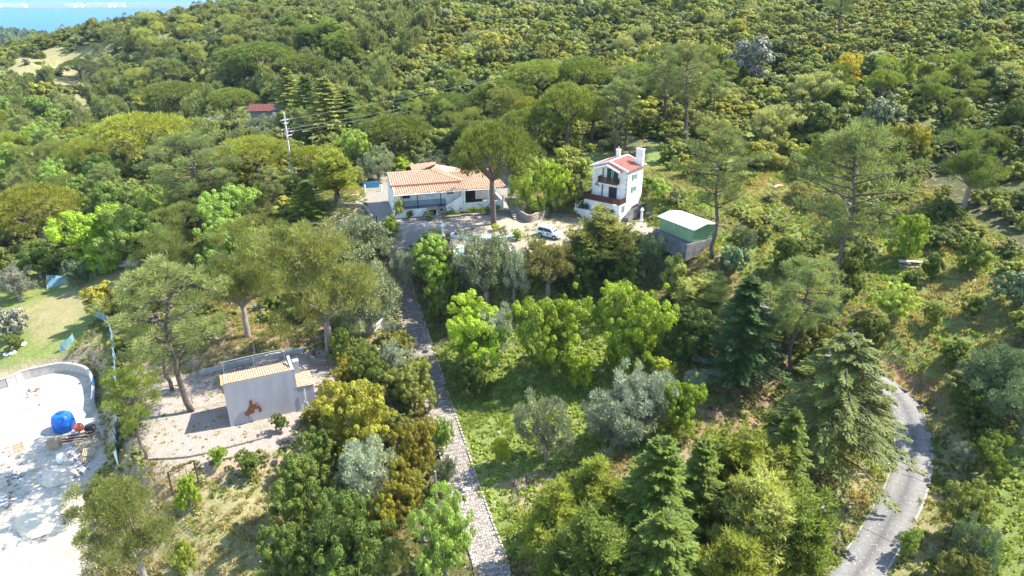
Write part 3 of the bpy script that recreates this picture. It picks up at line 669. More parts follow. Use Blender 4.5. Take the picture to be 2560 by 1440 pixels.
 (BRO,620,1195,1125,62,'mgreen','small tree outside the forecourt kerb right of the thin sapling'),
 (SHR,452,1440,1365,62,'conif_y','yellowish bush at the bottom left near the agave'),
 (BRO,2276,1392,1322,62,'light','small pale green tree beside the lower end of the concrete road'),
 (OLI,2480,1020,870,155,'blueg','dark blue green tree at the right edge above the curve'),
 (BRO,2430,1060,970,95,'dgreen','dark green tree on the bank right of the road curve'),
 (BRO,2475,1180,1085,100,'mgreen','yellow green tree right of the concrete road'),
 (OLI,2425,1170,1110,70,'silver','grey green bush right of the concrete road'),
 (BRO,2425,1330,1210,120,'olivey','wide olive green bush in the hedge right of the road'),
 (OLI,2450,1430,1300,110,'blueg','blue green bush in the lower hedge right of the road'),
 (BRO,2400,1480,1385,110,'olivey','olive green bush at the bottom edge right of the road'),
 (SHR,2440,690,600,95,'mgreen','dark bush on the hedge line at the right meadow edge'),
 (SHR,2342,700,632,62,'dgreen','rounded bush right below the stone bench'),
 (SHR,2285,735,680,60,'dgreen','low dark bush below the stone bench on the meadow'),
 (BRO,2240,805,712,115,'fresh','pale fresh green bush in the middle of the right meadow'),
 (BRO,2338,815,758,50,'mgreen','small round tree standing alone on the right meadow'),
 (SHR,2430,790,740,52,'dgreen','small dark bush at the right of the open meadow'),
 (SHR,2385,905,845,75,'mgreen','bush with long shadow in the lower right meadow'),
 (SHR,2110,760,620,100,'dgreen','dark bush beside the thick trunk of the largest pine'),
 (SHR,2190,880,790,90,'olivey','bush at the upper side of the road curve'),
 (SHR,2540,760,680,100,'blueg','grey bush at the right edge of the meadow'),
 (SHR,1830,690,612,80,'blueg','silvery green bush at the foot of the twin trunk pine'),
 (SHR,1620,480,440,60,'mgreen','green shrub behind the villa side wall'),
 (CYP,1955,865,765,120,'conif_l','spreading bush below the upper stretch of the concrete road'),
 (BRO,2042,915,800,125,'olivey','olive green bush between the grey green pine and the cedar'),
 (OLI,2150,945,860,90,'blueg','grey green bush above the cedar by the road'),
 (OLI,655,345,283,85,'olive','olive tree in front of the dark red roofed cabin'),
 (SHR,1655,500,450,55,'light','light shrub on the slope right of the villa'),
]
for tr in TREES:
    k, bx, by, ty, wpx, colr_, lab = tr
    nm = {'shrub': 'shrub', 'needle_shrub': 'shrub'}.get(k, k)
    T(k, bx, by, ty, wpx, colr_, lab, 'shrub' if k == SHR else 'tree', name=nm)
# ============================================================ scrub and forest scatter
def inpoly(px, py, pp):
    d, ins = poly_sd(px, py, pp); return ins
OPEN = [
 [(1110,880),(1300,750),(1660,740),(1720,900),(1800,1100),(1750,1150),(1500,1180),(1400,1290),(1260,1400),(1215,1500),(1130,1300),(1080,1010)],
 [(920,430),(1290,400),(1350,500),(1450,470),(1470,380),(1650,360),(1650,520),(1820,540),(1800,640),(1880,740),(1690,760),(1640,620),(1300,660),(1090,650),(1000,700),(930,600)],
 [(-260,690),(180,700),(410,630),(430,690),(300,760),(280,860),(300,1100),(220,1560),(-260,1560)],
 [(330,960),(560,820),(880,820),(900,990),(790,1110),(700,1120),(640,1440),(360,1440)],
 [(960,620),(1060,610),(1110,900),(1160,1100),(1290,1500),(1160,1500),(1080,1100),(980,800)],
 [(1850,720),(1960,760),(2290,930),(2400,1080),(2390,1300),(2290,1500),(2040,1500),(2200,1250),(2220,1000),(1900,860)],
 [(2440,1150),(2560,1060),(2560,1500),(2480,1500)],
 [(2180,560),(2300,600),(2500,680),(2560,760),(2480,880),(2330,980),(2200,900),(2150,780),(2170,680)],
 [(700,500),(960,450),(960,560),(850,640),(760,640)],
 [(1730,860),(1960,850),(1990,980),(1900,1130),(1740,1110)],
]
SPARSE = [[(0,160),(150,120),(260,110),(250,260),(190,330),(150,210),(0,200)], [(1600,380),(1900,300),(2000,480),(2150,560),(1900,640),(1780,640)], [(1350,320),(1640,340),(1640,420),(1350,440)], [(2100,30),(2450,60),(2530,280),(2350,330),(2150,120)]]
sc = []
y = 56.0
while y < 640:
    s = 2.25+max(0, y-100)*.0095
    if y < 110: s = 2.1
    xm = min(.86*(y+15), 430); n = int(2*xm/s)
    xs = -xm+np.arange(n)*s+RNG.uniform(-.5, .5, n)*s; ys = y+RNG.uniform(-.5, .5, n)*s
    sc.append(np.stack((xs, ys, np.full(n, s)), -1)); y += s*.95
sc = np.concatenate(sc); sz_ = H(sc[:, 0], sc[:, 1]); pX, pY, pZ = project(sc[:, 0], sc[:, 1], sz_)
keep = (pX > -200) & (pX < 2760) & (pY < 1560) & (pY > -60)
for pp in OPEN: keep &= ~(inpoly(pX, pY, pp) & (sc[:, 1] < 150))
for k_, pp in enumerate(SPARSE): keep &= ~(inpoly(pX, pY, pp) & (RNG.random(len(sc)) < (.86, .6, .5, .38)[k_]))
keep &= ~(inpoly(pX, pY, [(585,262),(715,262),(725,335),(580,335)]) & (sc[:, 1] > 130))
gapn = np.array([noise.noise(Vector((a*.035, b*.035, 3.1))) for a, b in sc[:, :2]])
keep &= ~((gapn > .30) & (RNG.random(len(sc)) < .6)); keep &= RNG.random(len(sc)) < np.where(sc[:, 1] < 112, .42, .93)
sc = sc[keep]; sz_ = sz_[keep]; pX = pX[keep]; pY = pY[keep]; pZ = pZ[keep]
vis = np.ones(len(sc), bool)
for f in np.linspace(.35, .985, 40):
    vis &= H(sc[:, 0]*f, sc[:, 1]*f) < (CAMH+(sz_+4.0-CAMH)*f)
sc = sc[vis]; sz_ = sz_[vis]; pX = pX[vis]; pY = pY[vis]; pZ = pZ[vis]; N_ = len(sc)
colpick = np.array([noise.noise(Vector((a*.02, b*.02, 9.0))) for a, b in sc[:, :2]])*1.1+RNG.normal(0, .25, N_)
leftish = (sc[:, 0] < -30) & (sc[:, 1] > 150)
keys = ['scrub_d', 'scrub', 'scrub_g', 'scrub_y', 'olivey', 'mpine']
ci = np.where(colpick < -.34, 0, np.where(colpick < .10, 1, np.where(colpick < .18, 2, np.where(colpick < .42, 3, 4))))
ci = np.where(leftish & (RNG.random(N_) < .45), 5, ci)
wid = sc[:, 2]*(.78+1.15*RNG.random(N_)**2)*1.22; hei = wid*(.45+.35*RNG.random(N_)); hei = np.where(ci == 5, hei*1.5, hei)
rid = (sc[:, 1] > 270) & (sc[:, 0] < -70); hei = np.where(rid, hei*.6, hei); wid = np.where(rid, wid*.85, wid)
big = (RNG.random(N_) < .09) & ~rid; wid = np.where(big, wid*1.35, wid); hei = np.where(big, hei*1.5, hei)
order = np.argsort(-(wid/pZ)); ind = order[:290]; rest = order[290:]
SLAB = {0:'dark green bush in the dense scrub',1:'olive green bush in the dense scrub',2:'grey green bush in the dense scrub',3:'yellow green bush in the dense scrub',4:'brownish olive bush in the dense scrub',5:'grey green needle leaved bush on the left slope'}
for i in ind:
    c = int(ci[i]); LB_ = SLAB[c].replace('in the dense scrub', 'in the scrub' if sc[i, 1] >= 110 else 'among the garden trees').replace('on the left slope', 'in the left woods')+', '+('upper' if pY[i] < 360 else 'middle' if pY[i] < 800 else 'lower')+' '+('far left' if pX[i] < 430 else 'left' if pX[i] < 850 else 'centre left' if pX[i] < 1280 else 'centre right' if pX[i] < 1710 else 'right' if pX[i] < 2130 else 'far right'); kind = 'needle_shrub' if c in (5, 2) else 'shrub'
    place(kind, (sc[i, 0], sc[i, 1], sz_[i]-.15), hei[i], wid[i], keys[c], LB_, 'shrub', 'bushes: '+LB_, 'shrub')
hid = bpy.data.collections.new('scrub_sources')
def gn_scatter(name, P, rot, scl, idx, sources, label=None):
    me = bpy.data.meshes.new(name); n = len(P); me.vertices.add(n); me.vertices.foreach_set('co', P.astype(np.float32).ravel()); me.update()
    a = me.attributes.new('rot', 'FLOAT_VECTOR', 'POINT'); a.data.foreach_set('vector', rot.astype(np.float32).ravel())
    a = me.attributes.new('scl', 'FLOAT_VECTOR', 'POINT'); a.data.foreach_set('vector', scl.astype(np.float32).ravel())
    a = me.attributes.new('idx', 'INT', 'POINT'); a.data.foreach_set('value', idx.astype(np.int32))
    col = bpy.data.collections.new(name+'_sources')
    for k, (m_, mt) in enumerate(sources):
        mm = m_.copy(); mm.materials.clear(); mm.materials.append(mt)
        so_ = bpy.data.objects.new('%s_src_%03d' % (name, k), mm); col.objects.link(so_)
    ng = bpy.data.node_groups.new(name, 'GeometryNodeTree')
    ng.interface.new_socket('Geometry', in_out='INPUT', socket_type='NodeSocketGeometry'); ng.interface.new_socket('Geometry', in_out='OUTPUT', socket_type='NodeSocketGeometry')
    gi = ng.nodes.new('NodeGroupInput'); go = ng.nodes.new('NodeGroupOutput'); ip = ng.nodes.new('GeometryNodeInstanceOnPoints'); ci_ = ng.nodes.new('GeometryNodeCollectionInfo')
    ci_.inputs['Collection'].default_value = col; ci_.inputs['Separate Children'].default_value = True; ci_.inputs['Reset Children'].default_value = True
    ip.inputs['Pick Instance'].default_value = True
    def na(nm, ty):
        q = ng.nodes.new('GeometryNodeInputNamedAttribute'); q.data_type = ty; q.inputs['Name'].default_value = nm; return q.outputs['Attribute']
    ng.links.new(gi.outputs[0], ip.inputs['Points']); ng.links.new(ci_.outputs[0], ip.inputs['Instance'])
    ng.links.new(na('idx', 'INT'), ip.inputs['Instance Index']); ng.links.new(na('rot', 'FLOAT_VECTOR'), ip.inputs['Rotation']); ng.links.new(na('scl', 'FLOAT_VECTOR'), ip.inputs['Scale'])
    ng.links.new(ip.outputs[0], go.inputs[0])
    o = bpy.data.objects.new(name, me); COL.objects.link(o); md = o.modifiers.new('scatter', 'NODES'); md.node_group = ng
    tag(o, label, name.replace('_', ' '), kind='stuff'); return o
fs = PROTO['far_shrub']; fn = PROTO['far_needle_shrub']
src = [(fs[i][0], LM[keys[c]]) for c in range(5) for i in range(4)]+[(fn[i][0], LM['mpine']) for i in range(2)]
idx = np.where(ci == 5, 20+RNG.integers(0, 2, N_), ci*4+RNG.integers(0, 4, N_))[rest]
P = np.stack((sc[:, 0], sc[:, 1], sz_-.2), -1)[rest]; rot = np.zeros_like(P); rot[:, 2] = RNG.uniform(0, 6.28, len(P))
scl = np.stack((wid/4, wid/4, hei/3), -1)[rest]
gn_scatter('hillside_scrub', P, rot, scl, idx, src, 'dense mixed scrub of olive and yellow green bushes covering the far hillside')
print('scrub', len(rest), 'individual', len(ind))

# taller trees standing in the scrub, by region of the slope
REG = [ # pixel polygon of the ground, spacing (m), list of (kind, colour), height range, label
 ([(0,300),(230,330),(330,500),(300,620),(0,560)], 7.5, [(MPI,'mpine'),(API,'alep'),(BRO,'light'),(API,'spine_y')], (7,12), 'pine wood at the left edge'),
 ([(240,130),(420,90),(700,130),(620,230),(300,260),(230,210)], 9.0, [(MPI,'mpine'),(MPI,'mpine_g'),(API,'alep'),(API,'conif_l')], (8,13), 'pine wood on the far left slope'),
 ([(120,60),(420,20),(1000,0),(900,90),(500,110)], 17, [(MPI,'mpine'),(API,'alep'),(CYP,'conif'),(OLI,'scrub_d')], (3,5), 'scattered trees on the far ridge'),
 ([(500,110),(900,90),(880,180),(640,240),(500,230)], 9, [(MPI,'mpine'),(CYP,'conif'),(SPI,'spine'),(API,'alep')], (7,12), 'trees above the red roofed cabin'),
 ([(1000,20),(2000,0),(2000,220),(1300,240),(1000,260),(900,100)], 24, [(CYP,'conif'),(OLI,'scrub_g'),(API,'alep'),(BRO,'scrub_y')], (4,7), 'scattered small trees in the middle scrub'),
 ([(380,520),(560,470),(700,520),(700,700),(560,780),(360,720)], 7, [(MPI,'mpine'),(API,'alep'),(BRO,'light')], (7,11), 'trees left of the drive'),
 ([(900,330),(1300,300),(1560,330),(1440,400),(1280,420),(900,420)], 8, [(SPI,'spine'),(API,'alep'),(SPI,'spine_d'),(CYP,'conif')], (7,11), 'pine grove behind the long house'),
 ([(1500,230),(1800,200),(1800,330),(1560,330)], 10, [(MPI,'mpine_g'),(SPI,'spine'),(API,'alep')], (7,12), 'pine grove above the villa'),
 ([(2000,220),(2560,180),(2560,560),(2350,520),(2180,520),(1900,520),(1880,330)], 10, [(API,'spine'),(CYP,'conif'),(OLI,'scrub_g'),(BRO,'scrub_d')], (4,8), 'mixed trees on the right slope'),
 ([(2380,960),(2560,900),(2560,1080),(2440,1130)], 5.5, [(OLI,'blueg'),(BRO,'dgreen')], (4,6), 'thicket at the right edge'),
 ([(1780,640),(2080,560),(2180,560),(2150,760),(2000,800),(1900,720)], 8, [(OLI,'blueg'),(BRO,'dgreen'),(CYP,'conif')], (3,5), 'bushy trees between the two big pines'),
 ([(1320,1300),(2050,1290),(2050,1560),(1250,1560)], 5.2, [(CYP,'conif'),(CYP,'conif_y'),(CYP,'conif')], (3.2,5), 'lower right conifer grove'),
 ([(700,1230),(1060,1230),(1080,1560),(640,1560)], 4.6, [(BRO,'mgreen'),(BRO,'dgreen'),(BRO,'olivey')], (4,6), 'lower left leafy grove'),
 ([(1350,640),(1660,660),(1660,760),(1340,750)], 5.2, [(OLI,'blueg'),(BRO,'dgreen'),(OLI,'brown')], (4,6), 'shady grove below the terrace'),
 ([(850,900),(1050,900),(1080,1130),(860,1180)], 4.2, [(BRO,'olivey'),(BRO,'mimosa'),(BRO,'mgreen')], (3.5,5), 'thicket right of the grey shed'),
]
KN = {SPI:'umbrella pine', MPI:'open crowned pine', API:'bushy pine', OLI:'grey green leafy tree', BRO:'round leafy tree', CON:'pointed conifer', CYP:'feathery conifer'}
used = [tuple(G(t_[1], t_[2])[:2]) for t_ in TREES]
for pp, s, kinds, (h0, h1), lab in REG:
    gs = [G(*p) for p in pp]; x0, x1 = min(g.x for g in gs), max(g.x for g in gs); y0, y1 = min(g.y for g in gs), max(g.y for g in gs); cnt = 0
    for x in np.arange(x0, x1, s):
        for y in np.arange(y0, y1, s):
            X = x+rnd.uniform(-.42, .42)*s; Y = y+rnd.uniform(-.42, .42)*s
            if rnd.random() < .12 or cnt > 70: continue
            z = float(H(X, Y)); a, b_, c = project(X, Y, z)
            if not bool(inpoly(np.array([a]), np.array([b_]), pp)[0]) or abs(c-project(*gs[0])[2]) > c: continue
            if bool(inpoly(np.array([a]), np.array([b_]), [(590,270),(720,270),(730,350),(600,350)])[0]): continue
            if min((X-u[0])**2+(Y-u[1])**2 for u in used) < (s*.5)**2: continue
            hid_ = any(H(X*f, Y*f) > CAMH+(z+5-CAMH)*f for f in np.linspace(.4, .98, 14))
            if hid_: continue
            used.append((X, Y)); k, cc = kinds[rnd.randrange(len(kinds))]; h = rnd.uniform(h0, h1)
            wr = {SPI:1.15, MPI:.6, API:.85, OLI:1.15, BRO:1.0, CON:.5, CYP:.85}[k]
            place(k, (X, Y, z-.1), h, h*wr*rnd.uniform(.85, 1.15), cc, '%s among the %s' % (KN[k], lab), 'tree', '%ss among the %s' % (KN[k], lab), k); cnt += 1
    mine = [o for o in COL.objects if o.get('group', '').endswith('among the '+lab)]
    for gname in sorted(set(o['group'] for o in mine)):
        gl = [o for o in mine if o['group'] == gname]
        if len(gl) < 2: continue
        pj = {o.name: project(*o.location) for o in gl}; done = set()
        for adj, key in (('leftmost', lambda o: pj[o.name][0]), ('rightmost', lambda o: -pj[o.name][0]), ('nearest', lambda o: pj[o.name][2]), ('farthest', lambda o: -pj[o.name][2])):
            c_ = [o for o in gl if o.name not in done]
            if len(c_) < 1 or (len(gl) == 2 and adj in ('nearest', 'farthest')): continue
            b_o = min(gl, key=key)
            if b_o.name in done: continue
            done.add(b_o.name); b_o['label'] = adj+' '+b_o['label']

# low weeds and grass tufts on the near ground
lf = Leafy(); n = 26; P0 = np.stack((RNG.normal(0, .16, n), RNG.normal(0, .16, n), np.zeros(n)), -1); Ud = unit(rsph(n)*.6+np.array((0, 0, 1.0))); N0 = unit(np.cross(Ud, rsph(n)))
lf.cards(P0, N0, Ud, .22+.2*RNG.random(n), .05+.04*RNG.random(n), RNG.random(n)); tuft = lf.mesh('tuft', LEAFBASE)
lf = Leafy(); lf.clump(np.array([(0, 0, .1), (.15, .1, .1), (-.12, .08, .08)]), np.array([.2, .15, .15]), 16, 'leaf', .16, .1, .6, .6); weed = lf.mesh('weed', LEAFBASE)
rk = MB(); bm = bmesh.new(); bmesh.ops.create_icosphere(bm, subdivisions=1, radius=.16)
for v_ in bm.verts: v_.co *= rnd.uniform(.7, 1.2); v_.co.z *= .6
rockm = bpy.data.meshes.new('pebble'); bm.to_mesh(rockm); bm.free()
STONE = mat('limestone', (.55,.50,.42), .9, noise_scale=3, amt=.25)
ng_ = 42000; gx = RNG.uniform(-60, 66, ng_*2); gy = 36+RNG.random(ng_*2)**.8*78; k = np.abs(gx) < .82*(gy+12); gx = gx[k][:ng_]; gy = gy[k][:ng_]
ok = np.ones(len(gx), bool)
for P_ in (YARD, HOUSEPAD): ok &= ~poly_sd(gx, gy, P_)[1]
d_, i_ = poly_sd(gx, gy, FORE); ok &= ~(i_ & (RNG.random(len(gx)) < .35))
d_, i_ = poly_sd(gx, gy, TERR); ok &= ~(i_ & (RNG.random(len(gx)) < .9))
for LN, hw in ((PATH, 1.36), (ROAD, 1.62)):
    A = np.array([tuple(p)[:2] for p in LN[::2]]); dm = np.full(len(gx), 1e9)
    for a_ in A: dm = np.minimum(dm, np.hypot(gx-a_[0], gy-a_[1]))
    ok &= dm > hw
gx = gx[ok]; gy = gy[ok]; gz = H(gx, gy); n = len(gx); sc2 = .6+.9*RNG.random(n); pn = np.array([noise.noise(Vector((a*.1, b*.1, 5))) for a, b in zip(gx, gy)])+RNG.normal(0, .2, n)
qx, qy, qz = project(gx, gy, gz)
lush = np.zeros(n, bool)
for pp, c in ZN:
    if c in (GRASS,): lush |= inpoly(qx, qy, pp)
onf = poly_sd(gx, gy, FORE)[1]; sel = np.where((RNG.random(n) < .07) | (onf & (RNG.random(n) < .7)), 4, np.where(lush, np.where(pn > 0, 0, 1), np.where(pn > .15, 2, np.where(pn > -.1, 1, 3))))
srcs = [(weed, LM['fresh']), (tuft, LM['light']), (weed, LM['olivey']), (tuft, leafmat('dry_grass', (.34,.29,.14))), (rockm, STONE)]
rr = np.zeros((n, 3)); rr[:, 2] = RNG.uniform(0, 6.28, n); sel_s = np.where(sel == 4, sc2*np.where(onf, .55, .8), np.where(onf, sc2*.5, sc2))
gn_scatter('grass', np.stack((gx, gy, gz-.02), -1), rr, np.repeat(sel_s[:, None], 3, 1), sel, srcs, 'grass, weeds and loose stones between the trees and on the meadows')
# ============================================================ roads and paths
STONEW = mat('pale_setts', (.47,.42,.36), .9, noise_scale=1.3, amt=.3, detail=8)
PATHB = mat('path_bed', (.22,.185,.155), .95, noise_scale=2.5, amt=.3, bump=.4)
def frames(P):
    out = []
    for i, p in enumerate(P):
        d = (P[min(i+1, len(P)-1)]-P[max(i-1, 0)]); d.z = 0; d.normalize(); out.append((p, d, Vector((d.y, -d.x, 0))))
    return out
FR = frames(PATH); W_P = 1.38
mb = MB(); vs = []; fs = []
for i, (p, d, s) in enumerate(FR):
    for k in (-1, -.5, 0, .5, 1): vs.append(tuple(p+s*W_P*k+Vector((0, 0, .035))))
for i in range(len(FR)-1):
    for k in range(4): fs.append((i*5+k, i*5+k+1, (i+1)*5+k+1, (i+1)*5+k))
path = MB().add(vs, fs).build('paved_path', PATHB); tag(path, kind='structure')
mb = MB()
def stone(mb, c, d, s, a, b, h, mi=0):
    P = []
    for z, k in ((0, 1.0), (h, .82)):
        for sx, sy in ((-1, -1), (1, -1), (1, 1), (-1, 1)): P.append(c+s*(sx*a*k*.5*rnd.uniform(.85, 1.1))+d*(sy*b*k*.5*rnd.uniform(.85, 1.1))+Vector((0, 0, z)))
    mb.add(P, [(4,5,6,7),(0,1,5,4),(1,2,6,5),(2,3,7,6),(3,0,4,7)], mi)
acc = 0; step = 0; L_tot = sum((PATH[i+1]-PATH[i]).length for i in range(len(PATH)-1)); row = 0
for i, (p, d, s) in enumerate(FR[:-1]):
    seg = (PATH[i+1]-PATH[i]).length; sx_, sy_, sz__ = project(*p)
    while acc < seg:
        q = p+d*acc; yp = sy_
        if yp > 945 or 770 < yp < 885:
            for k in range(12):
                off = -1.25+k*.228+rnd.uniform(-.03, .03)
                if yp < 885 and k in (2, 3, 6, 7, 8): continue
                if rnd.random() < .07: continue
                stone(mb, q+s*off+Vector((0, 0, .03))+d*rnd.uniform(-.09, .09), d, s, .18*rnd.uniform(.8, 1.15), .26*rnd.uniform(.8, 1.15), rnd.uniform(.02, .05))
        acc += .31
    acc -= seg
setts = mb.build('sett', STONEW, path); setts['kind'] = 'stuff'
kb = MB(); stone(kb, Vector((0, 0, -.12)), Vector((0, 1, 0)), Vector((1, 0, 0)), .22, .46, .24); kmesh = kb.mesh('kerb_stone', STONEW)
n = 0; acc = 0
for i, (p, d, s) in enumerate(FR[:-1]):
    seg = (PATH[i+1]-PATH[i]).length
    while acc < seg:
        for side in (-1, 1):
            if n < 290 and rnd.random() < .93:
                o = bpy.data.objects.new('kerb_stone', kmesh); COL.objects.link(o); o.parent = path; q = p+d*acc+s*side*(W_P+.06)
                o.location = q+Vector((0, 0, .06)); o.rotation_euler = (rnd.uniform(-.05, .05), rnd.uniform(-.05, .05), math.atan2(d.y, d.x)-math.pi/2+rnd.uniform(-.1, .1)); n += 1
        acc += .52
    acc -= seg
# concrete road of cast slabs, worn darker along the wheel tracks
cm = bpy.data.materials.new('road_concrete'); cm.use_nodes = True; t = cm.node_tree; b = t.nodes['Principled BSDF']; b.inputs['Roughness'].default_value = .85
at = t.nodes.new('ShaderNodeAttribute'); at.attribute_name = 'across'; cr = t.nodes.new('ShaderNodeValToRGB'); e = cr.color_ramp.elements
e[0].position = 0; e[0].color = (.15,.14,.13,1); e[1].position = 1; e[1].color = (.18,.17,.155,1)
for ps, c in ((.2,(.205,.195,.18)),(.38,(.16,.15,.14)),(.5,(.105,.10,.095)),(.62,(.16,.15,.14)),(.8,(.215,.20,.18))): q = e.new(ps); q.color = (*c, 1)
tc = t.nodes.new('ShaderNodeTexCoord'); nn = t.nodes.new('ShaderNodeTexNoise'); nn.inputs['Scale'].default_value = 2.2; nn.inputs['Detail'].default_value = 9; nn.inputs['Roughness'].default_value = .75; t.links.new(tc.outputs['Object'], nn.inputs['Vector'])
mr = t.nodes.new('ShaderNodeMapRange'); mr.inputs[1].default_value = .3; mr.inputs[2].default_value = .7; mr.inputs[3].default_value = .72; mr.inputs[4].default_value = 1.22; t.links.new(nn.outputs['Fac'], mr.inputs[0])
sc_ = t.nodes.new('ShaderNodeVectorMath'); sc_.operation = 'SCALE'; t.links.new(at.outputs['Fac'], cr.inputs[0]); t.links.new(cr.outputs[0], sc_.inputs[0]); t.links.new(mr.outputs[0], sc_.inputs[3]); t.links.new(sc_.outputs[0], b.inputs['Base Color'])
FR2 = frames(ROAD); road = empty('concrete_road', (0, 0, 0)); tag(road, kind='structure')
W_R = 1.6; nseg = 14; i0 = 0; K9 = 9
while i0 < len(FR2)-2:
    i1 = min(i0+nseg+rnd.randint(-3, 3), len(FR2)-1); vs = []; fs = []; ac = []
    for i in range(i0, i1+1):
        p, d, s = FR2[i]; q = p+d*(.03 if i == i0 else (-.03 if i == i1 else 0))
        for k in range(K9): u = -1+2*k/(K9-1); vs.append(tuple(q+s*W_R*u+Vector((0, 0, .09)))); ac.append(k/(K9-1))
        for k in (0, K9-1): u = -1+2*k/(K9-1); vs.append(tuple(q+s*W_R*u+Vector((0, 0, -.1)))); ac.append(0)
    r_ = K9+2
    for i in range(i1-i0):
        for k in range(K9-1): fs.append((i*r_+k, i*r_+k+1, (i+1)*r_+k+1, (i+1)*r_+k))
        fs += [(i*r_, (i+1)*r_, (i+1)*r_+K9, i*r_+K9), (i*r_+K9-1, i*r_+K9+1, (i+1)*r_+K9+1, (i+1)*r_+K9-1)]
    o = MB().add(vs, fs).build('slab', cm, road); a_ = o.data.attributes.new('across', 'FLOAT', 'POINT'); a_.data.foreach_set('value', ac); i0 = i1
vs = []; fs = []
for i, (p, d, s) in enumerate(FR2):
    for k in (-1.1, 1.1): vs.append(tuple(p+s*W_R*k+Vector((0, 0, .02))))
for i in range(len(FR2)-1): fs.append((2*i, 2*i+1, 2*i+3, 2*i+2))
o = MB().add(vs, fs).build('joint_bed', mat('joint', (.34,.32,.28), .9), road)
mb = MB()
for k in range(520):
    p, d, s = FR2[rnd.randrange(len(FR2)//2+20)]; q = p+s*rnd.uniform(-1.7, 1.7)+d*rnd.uniform(-.3, .3)+Vector((0, 0, .094)); r = rnd.uniform(.03, .07)
    mb.add([q+Vector((r, 0, 0)), q+Vector((0, r, 0)), q+Vector((-r, 0, 0)), q+Vector((0, -r, 0)), q+Vector((0, 0, r*.5))], [(0,1,4),(1,2,4),(2,3,4),(3,0,4)])
tag(mb.build('fallen_petals', mat('petal', (.72,.66,.52), .9)), 'small pale leaves and petals strewn over the concrete road', 'leaf litter', kind='stuff')
# drainage gutter beside the upper road curve
DG = [G(2245,968), G(2290,1000), G(2340,1032)]
mb = MB(); P_ = spline([tuple(p) for p in DG], 1.0)
for a_, b_ in zip(P_[:-1], P_[1:]):
    a_ = Vector(a_); b_ = Vector(b_); d = (b_-a_); m_ = (a_+b_)/2; z = float(H(m_.x, m_.y)); mb.rbox((m_.x, m_.y, z+.08), (d.length, .25, .3), math.atan2(d.y, d.x))
tag(mb.build('kerb_wall', mat('dark_concrete', (.12,.11,.10), .9)), 'dark low kerb wall along the outer edge of the road curve', 'kerb')

# ============================================================ buildings
WHITE = mat('white_render', (.76,.76,.74), .85, noise_scale=.9, second=(.60,.59,.56), detail=9)
WHITE2 = mat('white_paint', (.82,.82,.80), .6)
DARK = mat('dark_interior', (.03,.03,.03), .9)
GLASS = mat('window_glass', (.035,.045,.05), .12, spec=.6)
TERRA = mat('terracotta', (.50,.34,.215), .9, spec=.15, noise_scale=5, amt=.35, second=(.36,.20,.14), detail=8)
TERRAY = mat('terracotta_old', (.50,.38,.25), .9, noise_scale=4, amt=.3, second=(.38,.24,.15), detail=8)
TERRAR = mat('terracotta_red', (.48,.21,.15), .8, noise_scale=4, amt=.2, detail=6)
RIDGE = mat('ridge_tile', (.58,.34,.22), .85, noise_scale=6, amt=.2)
BROWN = mat('brown_wood', (.13,.055,.035), .7, noise_scale=8, amt=.3)
GREEN = mat('green_shutter', (.05,.22,.17), .6)
CONC = mat('concrete', (.20,.19,.18), .9, noise_scale=.8, amt=.35, detail=10)
GREYW = mat('grey_render', (.33,.33,.345), .85, noise_scale=1.0, amt=.1, detail=10, second=(.29,.27,.275), stretch=(1.3,1.3,.3))
METAL = mat('galvanised', (.5,.5,.5), .5, .6)
DKMET = mat('dark_metal', (.03,.035,.04), .5, .3)
WOODP = mat('pallet_wood', (.52,.40,.26), .85, noise_scale=5, amt=.3, stretch=(1,1,6))
BLUEG = mat('blue_trim_and_shade', (.12,.25,.45), .6)
def ribs(mb, E0, E1, R0, R1, sp=.22, r=.075, lift=.01, each=None):
    E0, E1, R0, R1 = [Vector(p) for p in (E0, E1, R0, R1)]; u = (E1-E0).normalized(); ref = (R0+R1)/2-E0
    s = (ref-u*ref.dot(u)).normalized(); n = u.cross(s)
    if n.z < 0: n = -n
    poly = [((p-E0).dot(u), (p-E0).dot(s)) for p in (E0, E1, R1, R0)]
    if (R1-R0).length < .01: poly = poly[:3]
    umin = min(p[0] for p in poly); umax = max(p[0] for p in poly); x = umin+sp*.5; out = []
    while x < umax:
        ys = []
        for i in range(len(poly)):
            a, b = poly[i], poly[(i+1) % len(poly)]
            if (a[0]-x)*(b[0]-x) <= 0 and abs(a[0]-b[0]) > 1e-6: ys.append(a[1]+(b[1]-a[1])*(x-a[0])/(b[0]-a[0]))
        if len(ys) >= 2 and max(ys)-min(ys) > .1:
            y0, y1 = min(ys), max(ys); m_ = each() if each else mb; nt_ = max(1, int((y1-y0)/.42)); hh = (y1-y0)/nt_
            for k in range(nt_):
                P = []
                for yy, rr in ((y0+k*hh, r*1.08), (y0+(k+1)*hh+.02, r*.9)):
                    for ang in (0, 50, 130, 180):
                        P.append(E0+u*(x+rr*math.cos(R(ang)))+s*yy+n*(lift+rr*math.sin(R(ang))*1.1+(.02 if rr > r else 0)))
                m_.add(P, [(0,1,5,4),(1,2,6,5),(2,3,7,6),(0,3,2,1)], 0)
            out.append(m_)
        x += sp
    return out
def ridge(mb, a, b, r=.13, mi=0):
    a, b = Vector(a), Vector(b); n = max(1, int((b-a).length/.4))
    for k in range(n): mb.tube([a.lerp(b, k/n), a.lerp(b, (k+1)/n)], [r, r*.85], 8, mi)
